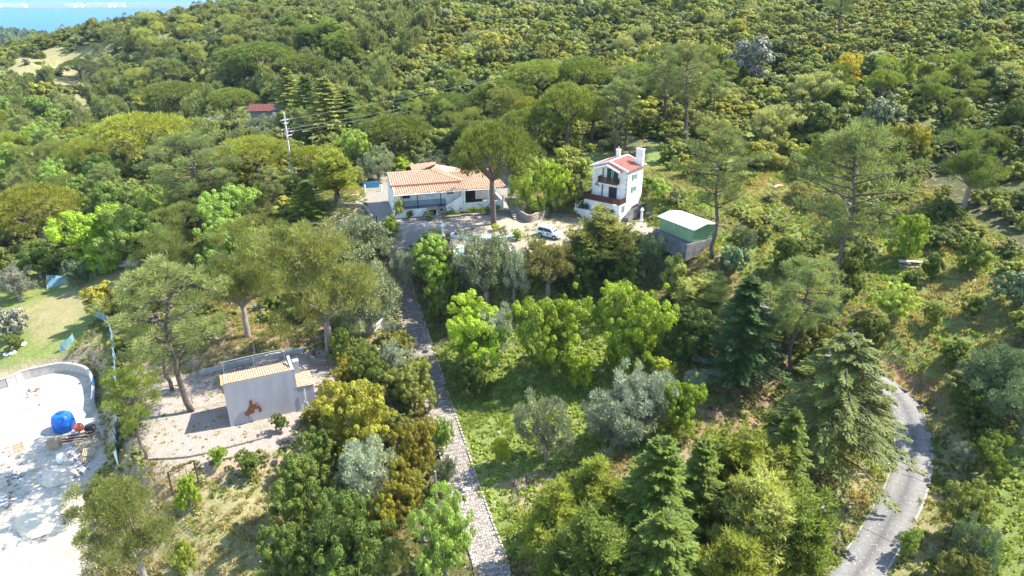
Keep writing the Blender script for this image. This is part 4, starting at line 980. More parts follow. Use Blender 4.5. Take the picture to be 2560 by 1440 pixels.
def slope(parent, name, E0, E1, R0, R1, mtile, sp=.34, r=.12, t=.12, mslab=None):
    P = [E0, E1, R1, R0] if (Vector(R1)-Vector(R0)).length > .01 else [E0, E1, R1]
    o = MB().slab(P, t).build(name, mslab or mtile, parent); mb = MB(); ribs(mb, E0, E1, R0, R1, sp, r, .004)
    q = mb.build('roof_tiles', mtile, o); q['kind'] = 'stuff'; return o
def fb(mb, face, c, a0, a1, z0, z1, d0, d1, mi=0):
    if face == 'front': mb.box(a0, a1, c-d1, c-d0, z0, z1, mi)
    elif face == 'right': mb.box(c+d0, c+d1, a0, a1, z0, z1, mi)
    elif face == 'left': mb.box(c-d1, c-d0, a0, a1, z0, z1, mi)
    return mb
def window(par, face, c, a0, a1, z0, z1, fr=WHITE2, shutters=None, bars=1, glass=GLASS, name='window'):
    mb = MB(); w_ = .06
    for q in ((a0, a1, z0, z0+w_), (a0, a1, z1-w_, z1), (a0, a0+w_, z0, z1), (a1-w_, a1, z0, z1)): fb(mb, face, c, *q, .005, .06)
    for k in range(bars): m_ = a0+(a1-a0)*(k+1)/(bars+1); fb(mb, face, c, m_-.025, m_+.025, z0+w_, z1-w_, .005, .05)
    o = mb.build(name, fr, par); fb(MB(), face, c, a0+w_, a1-w_, z0+w_, z1-w_, .003, .025).build('pane', glass, o)
    if shutters:
        ws = (a1-a0)*.5
        for sgn in (-1, 1):
            x0 = a0-ws-.02 if sgn < 0 else a1+.02
            mb = MB(); fb(mb, face, c, x0, x0+ws, z0-.03, z1+.03, .005, .05)
            for k in range(8): zz = z0+(z1-z0)*(k+.3)/8; fb(mb, face, c, x0+.05, x0+ws-.05, zz, zz+.05, .05, .065)
            mb.build('shutter', shutters, o)
    return o
def railing(par, pts, h, mt, sp=.13, name='railing', solid=False, th=.03):
    rl = MB(); kids = []
    o = None
    for a, b in zip(pts[:-1], pts[1:]):
        a, b = Vector(a), Vector(b); rl.tube([a+Vector((0,0,h)), b+Vector((0,0,h))], .045, 5); rl.tube([a+Vector((0,0,.1)), b+Vector((0,0,.1))], .035, 4); rl.tube([a, a+Vector((0,0,h+.04))], .05, 4)
        rl.tube([b, b+Vector((0,0,h+.04))], .05, 4)
    o = rl.build(name, mt, par); bb = MB().box(-th, th, -th, th, .1, h-.02).mesh('baluster', mt)
    for a, b in zip(pts[:-1], pts[1:]):
        a, b = Vector(a), Vector(b); n = int((b-a).length/sp)
        for k in range(1, n):
            q = bpy.data.objects.new('baluster', bb); COL.objects.link(q); q.parent = o; q.location = a.lerp(b, k/n)
    return o

# ---- long white house
A = at_drop(988, 546, 32.0); hs = empty('white_house', (A[0], A[1], CAMH-31.75), R(15.5), 'long low white house with terracotta roof and tiled porch behind the drive', 'house')
W1, D1, WR = 10.4, 8.8, 6.3
mb = MB(); mb.box(0, .25, 0, D1, -.6, 3.5).box(.25, W1, D1-.25, D1, -.3, 3.3).box(W1-.25, W1, 0, D1-.25, -.3, 3.4)
mb.box(.25, W1-.25, 1.35, 1.6, 0, 3.72)               # set back wall of the veranda
mb.box(.25, W1-2.6, 0, .22, -.5, .95).box(.25, 1.0, .0, .22, .95, 3.45)  # low front wall and its left return
mb.add([(W1-2.6,0,-.5),(W1-.25,0,-.5),(W1-.25,0,2.45),(W1-1.0,0,1.95),(W1-2.6,0,1.15),(W1-2.6,.22,-.5),(W1-.25,.22,-.5),(W1-.25,.22,2.45),(W1-1.0,.22,1.95),(W1-2.6,.22,1.15)],
       [(0,1,2,3,4),(9,8,7,6,5),(1,6,7,2),(2,7,8,3),(3,8,9,4),(4,9,5,0)])
mb.add([(0,0,3.5),(.25,0,3.5),(.25,5.6,5.15),(0,5.6,5.15),(0,D1,3.5),(.25,D1,3.5)], [(0,3,4),(1,5,2),(0,1,2,3),(3,2,5,4),(0,4,5,1)])
mb.build('wall', WHITE, hs)
MB().box(.25, W1-2.6, .22, 1.35, .9, 1.0).build('veranda_floor', mat('veranda_floor', (.26,.20,.17), .8), hs)
railing(hs, [(1.0,1.0,1.0),(W1-2.6,1.0,1.0)], .9, BLUEG, .16)  # white veranda railing, the blue of its shade put into the colour
for x in (3.5, 7.0, 10.25):
    MB().box(x-.06, x+.06, .02, .14, -.4 if x < 10 else 0, 3.5).build('post', DKMET, hs)
window(hs, 'front', 1.35, 1.5, 2.55, 2.3, 3.2, BROWN); window(hs, 'front', 1.35, 8.2, 9.2, 2.5, 3.3, BROWN)
mb = MB(); mb.box(4.9, 6.2, 1.30, 1.349, 2.35, 3.35); pan = mb.build('tile_panel', mat('azulejo_ground', (.66,.70,.74), .3), hs)
tm = MB().box(-.095, .095, 0, .012, -.095, .095).mesh('tile', mat('azulejo', (.30,.42,.62), .3, noise_scale=9, amt=.4, second=(.72,.76,.80)))
for i in range(6):
    for k in range(5):
        q = bpy.data.objects.new('tile', tm); COL.objects.link(q); q.parent = pan; q.location = (5.02+i*.212, 1.285, 2.44+k*.2)
nb = MB(); nb.box(4.9, 5.1, -.35, -.003, -.3, .75).box(6.2, 6.4, -.35, -.003, -.3, .75).box(4.85, 6.45, -.5, -.003, .75, .85); nic = nb.build('well_niche', WHITE, hs)
MB().box(5.1, 6.2, -.06, -.004, -.3, .75).build('opening', DARK, nic); mb = MB(); ribs(mb, (4.8,-.62,.82), (6.5,-.62,.82), (4.8,0,1.15), (6.5,0,1.15), .2, .08); mb.slab([(4.8,-.62,.82),(6.5,-.62,.82),(6.5,0,1.12),(4.8,0,1.12)], .05); mb.build('niche_roof', TERRA, nic)
# roofs
slope(hs, 'lower_roof', (-.1,-.45,3.42), (W1+.15,-.45,3.42), (-.1,1.95,4.0), (W1+.15,1.95,4.0), TERRA)
slope(hs, 'upper_roof', (-.25,1.75,4.24), (W1+.1,1.75,4.24), (-.25,5.6,5.22), (W1-3.9,5.6,5.22), TERRA)
MB().box(-.22, W1+.05, 1.78, 1.9, 3.95, 4.12).build('roof_step', mat('step_brown', (.28,.12,.08), .9), hs)
slope(hs, 'rear_roof', (W1-3.9,9.3,4.3), (-.25,9.3,4.3), (W1-3.9,5.6,5.22), (-.25,5.6,5.22), TERRA)
slope(hs, 'hip_roof', (W1+.1,1.75,4.24), (W1+3.3,9.0,4.0), (W1-3.9,5.6,5.22), (W1-2.6,8.2,5.5), TERRA)
slope(hs, 'rear_pink_roof', (W1-6.6,9.6,5.3), (W1-6.6,6.2,4.9), (W1-2.6,8.2,5.8), (W1-2.7,7.4,5.85), TERRA)
mb = MB(); ridge(mb, (-.25,5.6,5.26), (W1-3.9,5.6,5.26)); ridge(mb, (W1-3.9,5.6,5.28), (W1+.15,1.75,4.3), .17); mb.build('ridge_tiles', RIDGE, hs)
mb = MB(); mb.tube([(-.1,-.5,3.36),(W1+.3,-.5,3.36)], .07, 6); mb.tube([(W1+.3,-.5,3.36),(W1+.3,-.1,3.0),(W1+.3,-.1,.1)], .05, 6); mb.build('gutter', WHITE2, hs)
# porch wing
X0 = W1+.05; mb = MB(); mb.box(X0+.3, X0+WR, .0, .2, -.4, 1.25).box(X0, X0+.32, -.05, .27, -.5, 3.4).box(X0+3.75, X0+4.05, -.02, .24, -.4, 3.3).box(X0+WR-.2, X0+WR+.06, 0, .26, 1.25, 2.0)
mb.box(X0, X0+WR, 4.8, 5.0, 0, 3.6).box(X0+WR-.2, X0+WR, .3, 4.8, -.4, 1.2).box(X0+WR-.2, X0+WR, 4.5, 4.8, 1.2, 3.4); mb.build('porch_wall', WHITE, hs)
MB().box(X0+.1, X0+WR-.2, .2, 4.8, .1, .2).build('porch_floor', mat('porch_floor', (.2,.17,.15), .8), hs)
MB().box(X0+.6, X0+2.9, 4.7, 4.79, .2, 2.5).build('door', DARK, hs); window(hs, 'front', 4.8, X0+3.7, X0+4.9, 1.6, 2.7, WHITE2, name='window')
MB().box(X0+.6, X0+3.4, 1.6, 2.5, .2, 1.0).build('bench', mat('dk_bench', (.05,.06,.04), .9), hs)
slope(hs, 'porch_roof', (X0+.15,-.4,3.45), (X0+WR+.3,-.4,3.35), (X0-1.0,5.2,4.85), (X0+WR-1.0,5.2,4.85), TERRA)
slope(hs, 'porch_rear_roof', (X0+WR-1.0,8.6,3.9), (X0-1.8,8.6,3.9), (X0+WR-1.0,5.2,4.85), (X0-1.0,5.2,4.85), TERRA)
mb = MB(); ridge(mb, (X0-1.0,5.2,4.9), (X0+WR-1.0,5.2,4.9)); ridge(mb, (X0+WR-1.0,5.2,4.9), (X0+WR+.3,-.4,3.42)); mb.build('ridge_tiles', RIDGE, hs)
MB().tube([(X0+.1,-.45,3.36),(X0+WR+.3,-.45,3.26)], .06, 6).build('gutter', WHITE2, hs)
MB().box(-.05, -.002, .7, 1.1, 1.9, 2.3).build('wall_planter', BLUEG, hs); MB().box(-.04, -.002, .15, .6, 1.2, 1.55).build('wall_ornament', DKMET, hs)
# cart wheel and ploughs leaning on the front wall
def wheel(par, r, n, mt):
    mb = MB(); mb.tube([(math.cos(2*math.pi*k/20)*r, 0, math.sin(2*math.pi*k/20)*r) for k in range(21)], .06, 5, cap=False); mb.build('rim', mt, par)
    MB().tube([(0,-.12,0),(0,.12,0)], .13, 8).build('hub', mt, par); sp = MB().tube([(0,0,.08),(0,0,r)], .03, 4).mesh('spoke', mt)
    for k in range(n): q = bpy.data.objects.new('spoke', sp); COL.objects.link(q); q.parent = par; q.rotation_euler = (0, 2*math.pi*k/n, 0)
def hloc(x, y, z): return hs.matrix_world @ Vector((x, y, z))
bpy.context.view_layer.update()
wl = empty('cart_wheel', hloc(7.0,-.28,.62), R(15.5), 'old dark spoked cart wheel leaning against the long white house', 'wheel'); wl.rotation_euler = (-.18, 0, R(15.5)); wheel(wl, .62, 12, DKMET)
def plough(x, lab, z):
    e = empty('plough', hloc(x,-.5,z), R(15.5), lab, 'plough'); MB().tube([(-.9,0,.8),(-.45,0,.6),(0,0,0),(.2,0,-.02),(.9,0,.45),(1.2,0,.5)], .05, 5).build('beam', DKMET, e); MB().tube([(.9,0,.45),(1.0,.2,.85)], .03, 4).build('handle', DKMET, e)
    MB().add([(-.15,-.1,-.1),(.3,-.05,-.12),(.1,.1,.18)], [(0,1,2),(2,1,0)]).build('blade', DKMET, e)
plough(9.0, 'iron plough standing at the foot of the sloping white parapet right of the cart wheel', .15); plough(X0+3.0, 'iron plough hanging on the low porch wall of the white house', .35)

# ---- two storey villa
Cc = at_drop(1563, 533, 31.5); ang = R(-38); FW, SD = 6.0, 4.8
ori = Vector((Cc[0], Cc[1], 0))-Vector((math.cos(ang), math.sin(ang), 0))*FW
vl = empty('villa', (ori.x, ori.y, CAMH-31.5), ang, 'tall white two storey villa with red tiled roof and wooden balconies', 'house'); zf = 1.55
mb = MB(); mb.box(0, FW, 0, SD, -1.5, 6.45); mb.add([(0,0,6.45),(FW,0,6.45),(FW/2,0,7.35),(0,SD,6.45),(FW,SD,6.45),(FW/2,SD,7.35)], [(0,1,2),(5,4,3),(0,2,5,3),(1,4,5,2)]); mb.build('wall', WHITE, vl)
slope(vl, 'roof', (FW+.28,-.35,6.40), (FW+.28,SD+.25,6.40), (FW/2,-.35,7.48), (FW/2,SD+.25,7.48), TERRAR, .2, .06); slope(vl, 'roof', (-.28,SD+.25,6.40), (-.28,-.35,6.40), (FW/2,SD+.25,7.48), (FW/2,-.35,7.48), TERRAR, .2, .06)
mb = MB()
for sx in (-1, 1):
    x0 = FW/2+sx*(FW/2+.32)
    for yy in (-.45, SD+.25): mb.slab([(x0,yy,6.52),(x0,yy+.14,6.52),(FW/2,yy+.14,7.62),(FW/2,yy,7.62)], .2)
mb.box(-.42, -.26, -.4, SD+.3, 6.28, 6.46); mb.build('verge', WHITE2, vl); mb = MB(); ridge(mb, (FW/2,-.35,7.53), (FW/2,SD+.25,7.53), .1); mb.build('ridge_tiles', WHITE2, vl)
for (x, y, w_, d_, z1) in ((FW-.9,SD-1.0,1.15,.55,8.9), (1.6,SD-.9,.6,.45,8.3)):
    ch = MB().box(x, x+w_, y, y+d_, 6.3, z1).build('chimney', WHITE, vl); MB().box(x-.05, x+w_+.05, y-.05, y+d_+.05, z1, z1+.1).build('cap', WHITE2, ch); MB().lathe([(.12,0),(.12,.25),(.16,.3),(.05,.4)], 8, 0, (x+w_/2, y+d_/2, z1+.1)).build('chimney_pot', TERRA, ch)
bx0, bx1, bz = 1.5, 4.7, 4.2
dr = MB().box(2.5, 3.3, -.05, -.004, bz+.1, bz+2.15).box(3.6, 4.4, -.05, -.004, bz+.1, bz+2.15).build('shutter', mat('dark_green', (.015,.06,.055), .5), vl)
window(vl, 'front', 0, 3.3, 3.6, bz+.1, bz+2.1, WHITE2, bars=0, name='window'); MB().box(1.75, 1.9, -.08, -.004, bz+.1, bz+2.1).build('drain_pipe', DKMET, vl)
MB().box(bx0, bx1, -1.0, -.004, bz-.12, bz).build('balcony_floor', WHITE2, vl); railing(vl, [(bx0+.05,-.02,bz),(bx0+.05,-.95,bz),(bx1-.05,-.95,bz),(bx1-.05,-.02,bz)], .95, BROWN, .17, 'balcony_railing', th=.045)
slope(vl, 'porch_roof', (5.3,-1.25,6.3), (5.3,-.3,6.3), (3.15,-1.25,7.1), (3.15,-.3,7.1), TERRAR, .2, .06); slope(vl, 'porch_roof', (.9,-.3,6.3), (.9,-1.25,6.3), (3.15,-.3,7.1), (3.15,-1.25,7.1), TERRAR, .2, .06)
mb = MB(); mb.slab([(5.35,-1.38,6.38),(5.35,-1.24,6.38),(3.15,-1.24,7.2),(3.15,-1.38,7.2)], .18); mb.slab([(.85,-1.38,6.38),(.85,-1.24,6.38),(3.15,-1.24,7.2),(3.15,-1.38,7.2)], .18); mb.build('porch_verge', WHITE2, vl)
MB().box(3.0, 4.35, -.05, -.004, zf, zf+2.05).build('door', mat('dark_blue_door', (.02,.03,.045), .5), vl); MB().box(2.92, 3.0, -.06, -.004, zf, zf+2.13).box(4.35, 4.43, -.06, -.004, zf, zf+2.13).box(3.0, 4.35, -.06, -.004, zf+2.05, zf+2.13).build('door_frame', mat('tan_frame', (.5,.42,.3), .8), vl)
MB().box(1.75, 1.9, -.08, -.004, zf, bz-.15).build('drain_pipe', DKMET, vl)
mb = MB(); mb.tube([(.55,-.05,3.55),(.95,-.05,3.75),(1.2,-.05,3.45)], .12, 5).tube([(.85,-.05,3.7),(.95,-.05,4.05)], .1, 5); mb.build('wall_ornament', mat('ornament', (.12,.10,.04), .8), vl)
for z in (4.75, 2.85): window(vl, 'right', FW, 1.75, 2.45, z, z+.85, WHITE2, GREEN)
mb = MB()
for k in range(16):
    z = k*.4-.2; mb.box(FW-.02-(.28 if k % 2 else .16), FW+.012, -.012, .15+(.12 if k % 2 else 0), z, z+.3)
mb.build('quoin_stones', mat('quoin', (.50,.47,.42), .9, noise_scale=6, amt=.2), vl)
mb = MB(); mb.box(-.2, FW, -1.9, -1.7, -1.2, zf-.1).box(FW-.2, FW, -1.7, -.01, -1.2, zf-.1).box(-.2, FW, -1.9, -.003, zf-.1, zf); mb.build('terrace', WHITE, vl)
railing(vl, [(-.15,-.05,zf),(-.15,-1.8,zf),(FW-.08,-1.8,zf),(FW-.08,-.05,zf)], .95, BROWN, .15, 'terrace_railing', th=.05); window(vl, 'right', FW, -1.35, -.35, .2, 1.4, WHITE2, bars=2)
mb = MB().box(-1.2, FW-.1, -3.0, -2.8, -1.3, .25).box(-1.2, -1.0, -2.8, .5, -1.3, .9).build('planter_wall', WHITE, vl)
st = MB()
for k in range(9): st.box(FW+.15, FW+1.05, .3+k*.34-1.2, .3+(k+1)*.34-1.2, -.9, -.35+k*.12)
st.box(FW+.15, FW+1.05, 2.16, SD+.6, -.6, .75); st.build('steps', CONC, vl)
# ---- green shed on its concrete base
Cs = at_drop(1731, 607, 31.8); a_ = math.atan2(5.6, -3.45); sh = empty('green_shed', (Cs[0], Cs[1], CAMH-31.8), a_-math.pi/2, 'green boarded shed with a pale flat gable roof on a grey concrete base', 'shed')
LG, SH_ = 6.4, 4.0
GRN = mat('green_boards', (.22,.36,.20), .6, noise_scale=2, amt=.12, detail=8); GRN2 = mat('green_slats', (.19,.33,.18), .6)
sh.rotation_euler = (0, 0, a_-math.pi/2)   # local y runs along the long side away from the corner, x across to the right gable end
MB().box(0, SH_, 0, LG, 0, 1.95).add([(0,0,1.95),(SH_,0,1.95),(SH_/2,0,2.3),(0,LG,1.95),(SH_,LG,1.95),(SH_/2,LG,2.3)], [(0,1,2),(5,4,3),(0,2,5,3),(1,4,5,2)]).build('wall', GRN, sh)
bd = MB().box(-.09, .09, -.03, -.003, .05, 1.55).mesh('slat', GRN2)
for k in range(17): q = bpy.data.objects.new('slat', bd); COL.objects.link(q); q.parent = sh; q.location = (.22+k*.2, 0, 0)
bd2 = MB().box(-.03, -.003, -.05, .05, 0, 1.93).mesh('board_joint', GRN)
for k in range(5): q = bpy.data.objects.new('board_joint', bd2); COL.objects.link(q); q.parent = sh; q.location = (0, .05+k*1.58, 0)
ROOFW = mat('shed_roof', (.52,.51,.48), .6, noise_scale=1.2, second=(.36,.34,.30), detail=9)
rf = MB().slab([(-.3,-.45,1.98),(-.3,LG+.3,1.98),(SH_/2,LG+.3,2.45),(SH_/2,-.45,2.45)], .07).slab([(SH_+.3,-.45,1.98),(SH_+.3,LG+.3,1.98),(SH_/2,LG+.3,2.45),(SH_/2,-.45,2.45)], .07).build('roof', ROOFW, sh)
MB().tube([(-.32,-.4,1.92),(-.32,LG+.3,1.92)], .05, 5).build('gutter', WHITE2, rf); MB().tube([(SH_+.1,-.1,2.0),(SH_+.1,-.1,0)], .05, 5).build('drain_pipe', WHITE2, sh); MB().tube([(SH_/2,-.4,2.47),(SH_/2,LG+.3,2.47)], .04, 5).build('roof_ridge', METAL, rf)
mb = MB()
for k in range(6): mb.box(-.3, .02, -.4+k*1.2, -.36+k*1.2, 1.99, 2.02)
for k in range(26): x_ = rnd.uniform(2.2, 4.0); mb.rbox((x_, rnd.uniform(-.3, 4), 2.45-(x_-2)*.205+.05), (rnd.uniform(.05, .2), rnd.uniform(.04, .1), .03), rnd.uniform(0, 3))
q = mb.build('leaf_litter', BARK, rf); q['kind'] = 'stuff'
MB().add([(-1.55,-.4,-2.3),(SH_+.1,-.15,-1.5),(SH_+.1,LG+.2,-1.2),(-1.4,LG+.3,-1.6),(-1.15,-.25,-.02),(SH_+.1,-.15,-.02),(SH_+.1,LG+.2,-.02),(-1.1,LG+.2,-.02)], [(4,5,6,7),(0,1,5,4),(1,2,6,5),(2,3,7,6),(3,0,4,7)]).build('concrete_base', CONC, sh)
# ---- grey plastered shed with tile roof
Ag = at_drop(577, 1067, 42.0); hg = empty('grey_shed', (Ag[0], Ag[1], CAMH-42.0), math.atan2(3.7, 7.9), 'grey plastered shed with pale clay tile roof and rusty figure on its wall', 'shed')
LM_, DM = 7.05, 3.5
mb = MB(); mb.box(0, LM_, 0, .2, -.4, 5.0)
mb.add([(0,.2,-.4),(0,.2,5.0),(0,DM,4.1),(0,DM,-.4),(.2,.2,-.4),(.2,.2,5.0),(.2,DM,4.1),(.2,DM,-.4)], [(0,1,2,3),(7,6,5,4),(1,5,6,2),(3,2,6,7)]); mb.add([(LM_-.2,.2,-.4),(LM_-.2,.2,4.95),(LM_-.2,DM,4.1),(LM_-.2,DM,-.4),(LM_,.2,-.4),(LM_,.2,4.95),(LM_,DM,4.1),(LM_,DM,-.4)], [(0,1,2,3),(7,6,5,4),(1,5,6,2),(3,2,6,7)])
mb.box(.2, LM_-.2, DM-.2, DM, -.4, 4.05); mb.box(LM_+.003, 8.75, .03, .2, -.4, 2.9).box(LM_+.003, 8.75, 1.9, 2.1, -.4, 2.9).box(8.55, 8.75, .2, 1.9, -.4, 2.9); mb.build('wall', GREYW, hg)
rfo = MB().slab([(0,.1,5.03),(LM_-.35,.1,5.0),(LM_-.35,DM+.3,4.02),(0,DM+.3,4.05)], .1).build('roof', TERRAY, hg)
E0, E1, R0_, R1_ = (.1,DM+.3,4.07), (LM_-.35,DM+.3,4.05), (.1,.02,5.06), (LM_-.35,.02,5.03)
L_ = []
def _new(): m_ = MB(); L_.append(m_); return m_
ribs(None, E0, E1, R0_, R1_, .228, .10, .0, each=_new)
for m_ in L_: m_.build('tile_row', TERRAY, rfo)
MB().box(-.16, .02, -.02, DM+.3, 4.0, 4.05).slab([(-.16,-.02,5.12),(.06,-.02,5.12),(.06,DM+.3,4.16),(-.16,DM+.3,4.16)], .1).build('verge', mat('orange_clay', (.6,.33,.16), .9, noise_scale=5, amt=.2), hg)
MB().box(LM_-.33, LM_-.02, -.01, DM, 4.98, 5.0).build('wall_top', GREYW, hg)
sl_ = MB().slab([(LM_-.05,-.05,2.98),(8.8,-.05,2.9),(8.8,2.2,3.3),(LM_-.05,2.2,3.4)], .08).build('annex_roof', TERRAY, hg); mb = MB(); ribs(mb, (LM_-.05,2.2,3.4), (LM_-.05,-.05,2.98), (8.8,2.2,3.3), (8.8,-.05,2.9), .28, .1); q = mb.build('annex_tiles', TERRAY, sl_)
MB().box(LM_+.1, LM_+.75, 2.0, 2.7, 2.8, 4.9).build('chimney', GREYW, hg)
RUST = mat('rust', (.17,.07,.035), .85, noise_scale=7, amt=.5, second=(.07,.03,.02))
fig = [(1.55,1.35),(1.95,1.0),(2.0,1.22),(2.3,1.32),(2.5,1.25),(2.6,1.75),(2.95,1.72),(3.0,1.2),(3.25,1.3),(3.3,1.55),(3.1,2.1),(2.75,2.12),(2.55,2.0),(2.95,2.25),(2.95,2.4),(2.5,2.3),(2.52,2.9),(2.2,2.85),(2.22,2.45),(2.1,2.1),(1.85,1.65),(1.6,1.6)]
f_ = MB().prism([(p[0], p[1]) for p in fig], 0, .12).build('rusty_figure', RUST, hg); f_.rotation_euler = (math.pi/2, 0, 0); f_.location = (-.05, -.14, -.15)
bl = [(7.72,1.35),(7.80,1.35),(7.86,2.3),(7.82,2.75),(7.74,2.9),(7.68,2.75),(7.66,2.2)]
b_ = MB().prism(bl, 0, .06).build('blade_ornament', mat('pale_metal', (.62,.62,.6), .5), hg); b_.rotation_euler = (math.pi/2, 0, 0); b_.location = (0, -.10, -.25)
MB().tube([(7.25,-.2,.1),(7.35,-.22,.9),(7.55,-.25,1.2),(7.85,-.22,.9),(7.95,-.2,.1)], .07, 6).build('wall_bracket', mat('pale_stone', (.5,.48,.44), .8), hg)
# tall frame of thin posts behind the shed
def tube_thing(name, label, cat, paths, r, mt, group=None, part='post'):
    g0 = Vector(paths[0][0]); e = empty(name, g0, 0, label, cat, group)
    for i, P in enumerate(paths): MB().tube([Vector(p)-g0 for p in P], r, 6).build(part if len(P) == 2 and abs(P[0][2]-P[1][2]) > abs(P[0][0]-P[1][0]) else 'rail', mt, e)
    return e
ux = Vector((math.cos(hg.rotation_euler.z), math.sin(hg.rotation_euler.z), 0)); uy = Vector((-ux.y, ux.x, 0)); og = Vector(hg.location)
pr = [og+ux*x+uy*4.6 for x in (.3, 3.4, 6.6)]
tube_thing('metal_frame', 'thin pale metal frame of three posts and a rail behind the grey shed', 'frame', [(pr[0], pr[0]+Vector((0,0,5.2))), (pr[1], pr[1]+Vector((0,0,5.3))), (pr[2], pr[2]+Vector((0,0,5.3))), (pr[0]+Vector((0,0,5.2)), pr[1]+Vector((0,0,5.3)), pr[2]+Vector((0,0,5.3)))], .03, METAL)
def wall_run(name, label, P, h, th, mt, cat='wall', base=.4, top=None, group=None):
    mb = MB()
    for a, b in zip(P[:-1], P[1:]):
        a, b = Vector(a), Vector(b); d = b-a; d.z = 0; s = Vector((-d.y, d.x, 0)).normalized()*th/2
        za, zb = float(H(a.x, a.y)), float(H(b.x, b.y)); ta, tb = (top, top) if top is not None else (za+h, zb+h)
        q = [(p.x, p.y, z) for p, z in ((a-s, za-base), (b-s, zb-base), (b+s, zb-base), (a+s, za-base), (a-s, ta), (b-s, tb), (b+s, tb), (a+s, ta))]
        mb.add(q, [(0,3,2,1),(4,5,6,7),(0,1,5,4),(1,2,6,5),(2,3,7,6),(3,0,4,7)])
    o = mb.build(name, mt); return tag(o, label, cat, group)
STW = mat('rubble_stone', (.38,.315,.25), .95, noise_scale=3.5, amt=.45, detail=9, bump=1)
wall_run('garden_wall', 'low pale plastered wall running behind the grey shed', [G(500,938), G(590,915), G(690,893), G(760,880)], .6, .3, mat('pale_wall', (.42,.43,.42), .9, noise_scale=1, amt=.2))
def rubble(name, label, P, h, sp=.38, cat='wall', rows=None, closed=False, th=.3):
    """dry stone wall: every stone of its own"""
    pts_ = spline([tuple(p) for p in P], sp); e = empty(name, Vector(pts_[0]), 0, label, cat); o0 = Vector(pts_[0])
    ms = []
    for k in range(4):
        bm = bmesh.new(); bmesh.ops.create_cube(bm, size=1); bmesh.ops.bevel(bm, geom=bm.edges[:], offset=.14, segments=1, affect='EDGES')
        for v_ in bm.verts: v_.co += Vector([rnd.uniform(-.08, .08) for _ in range(3)])
        m_ = bpy.data.meshes.new('stone'); bm.to_mesh(m_); bm.free(); m_.materials.append(STW); ms.append(m_)
    rows = rows or max(1, round(h/.28)); cnt = 0
    for r_ in range(rows):
        for i in range(len(pts_)-1):
            a = Vector(pts_[i]); b = Vector(pts_[i+1]); m_ = a.lerp(b, .5+(.25 if r_ % 2 else -.25)); z = float(H(m_.x, m_.y))
            o = bpy.data.objects.new('stone', ms[cnt % 4]); COL.objects.link(o); o.parent = e; cnt += 1
            o.location = (m_.x-o0.x, m_.y-o0.y, z-o0.z-.05+(r_+.5)*h/rows); o.scale = ((b-a).length*rnd.uniform(.9, 1.15), th*rnd.uniform(.9, 1.2), h/rows*rnd.uniform(.95, 1.2)); o.rotation_euler = (0, 0, math.atan2((b-a).y, (b-a).x)+rnd.uniform(-.08, .08))
    return e
cx = G(822, 892)
rubble('stone_planter', 'round stone planter wall around the forked pine on the forecourt', [(cx.x+2.1*math.cos(t_), cx.y+1.9*math.sin(t_)-.2, 0) for t_ in np.linspace(2.7, 6.6, 14)], .85)
rubble('forecourt_kerb', 'low stone kerb along the lower edge of the pale forecourt', [G(352,1165), G(470,1143), G(560,1122), G(650,1098), G(700,1080)], .28, .5, 'kerb', 1, th=.22)
rubble('terrace_wall', 'rubble retaining wall at the foot of the stone steps', [G(1300,545), G(1325,556), G(1352,548), G(1370,535)], 1.2, .5)
rubble('terrace_bed_wall', 'upper dry stone edge of the terraced bed left of the drive', [G(845,512), G(880,515), G(912,520), G(930,545)], .5, .55)
rubble('terrace_bed_wall', 'lower dry stone edge of the terraced bed left of the drive', [G(840,610), G(850,585), G(870,560), G(890,545)], .5, .55)
rubble('path_bed_wall', 'short stone wall between the balustrade and the paved path', [G(962,795), G(985,797), G(1003,796)], .8, .45)
rubble('olive_bed_wall', 'curved stone edging below the small olive beside the path', [G(950,850), G(962,868), G(985,872), G(1005,860)], .35, .4, rows=1)
rubble('bench_wall', 'low rubble heap under the stone bench on the meadow', [G(2250,668), G(2275,674), G(2305,672)], .4, .5, rows=1)
# ============================================================ things around the place
# stone steps by the house
P0 = G(1300,548); P1 = G(1262,505); e = empty('stone_steps', P0, 0, 'worn stone garden steps climbing right of the long white house', 'steps'); d = (P1-P0); dh = Vector((d.x, d.y, 0)); L0 = dh.length; dh.normalize(); az = math.atan2(dh.y, dh.x)
for k in range(11): MB().rbox((0,0,0), (.5,1.9,.25), az).build('step', STW, e, loc=(dh.x*k*.5, dh.y*k*.5, .05+k*.16))
# wooden garden steps at the right
P0 = G(1885,962); P1 = G(1938,925); e = empty('wooden_steps', P0, 0, 'wooden log steps on the bare earth slope right of the dark spruce', 'steps'); d = P1-P0
az = math.atan2(d.y, d.x)
for k in range(8): p = d*(k/7); z = float(H(P0.x+p.x, P0.y+p.y))-P0.z; MB().rbox((0,0,0), (.22,1.0,.16), az).build('tread', WOODP, e, loc=(p.x, p.y, z+.12))
for s in (-1, 1):
    q = Vector((-d.y, d.x, 0)).normalized()*.55*s; MB().tube([q+Vector((0,0,.1)), q+Vector((d.x, d.y, float(H(P0.x+d.x, P0.y+d.y))-P0.z+.1))], .06, 5).build('side_rail', BROWN, e)
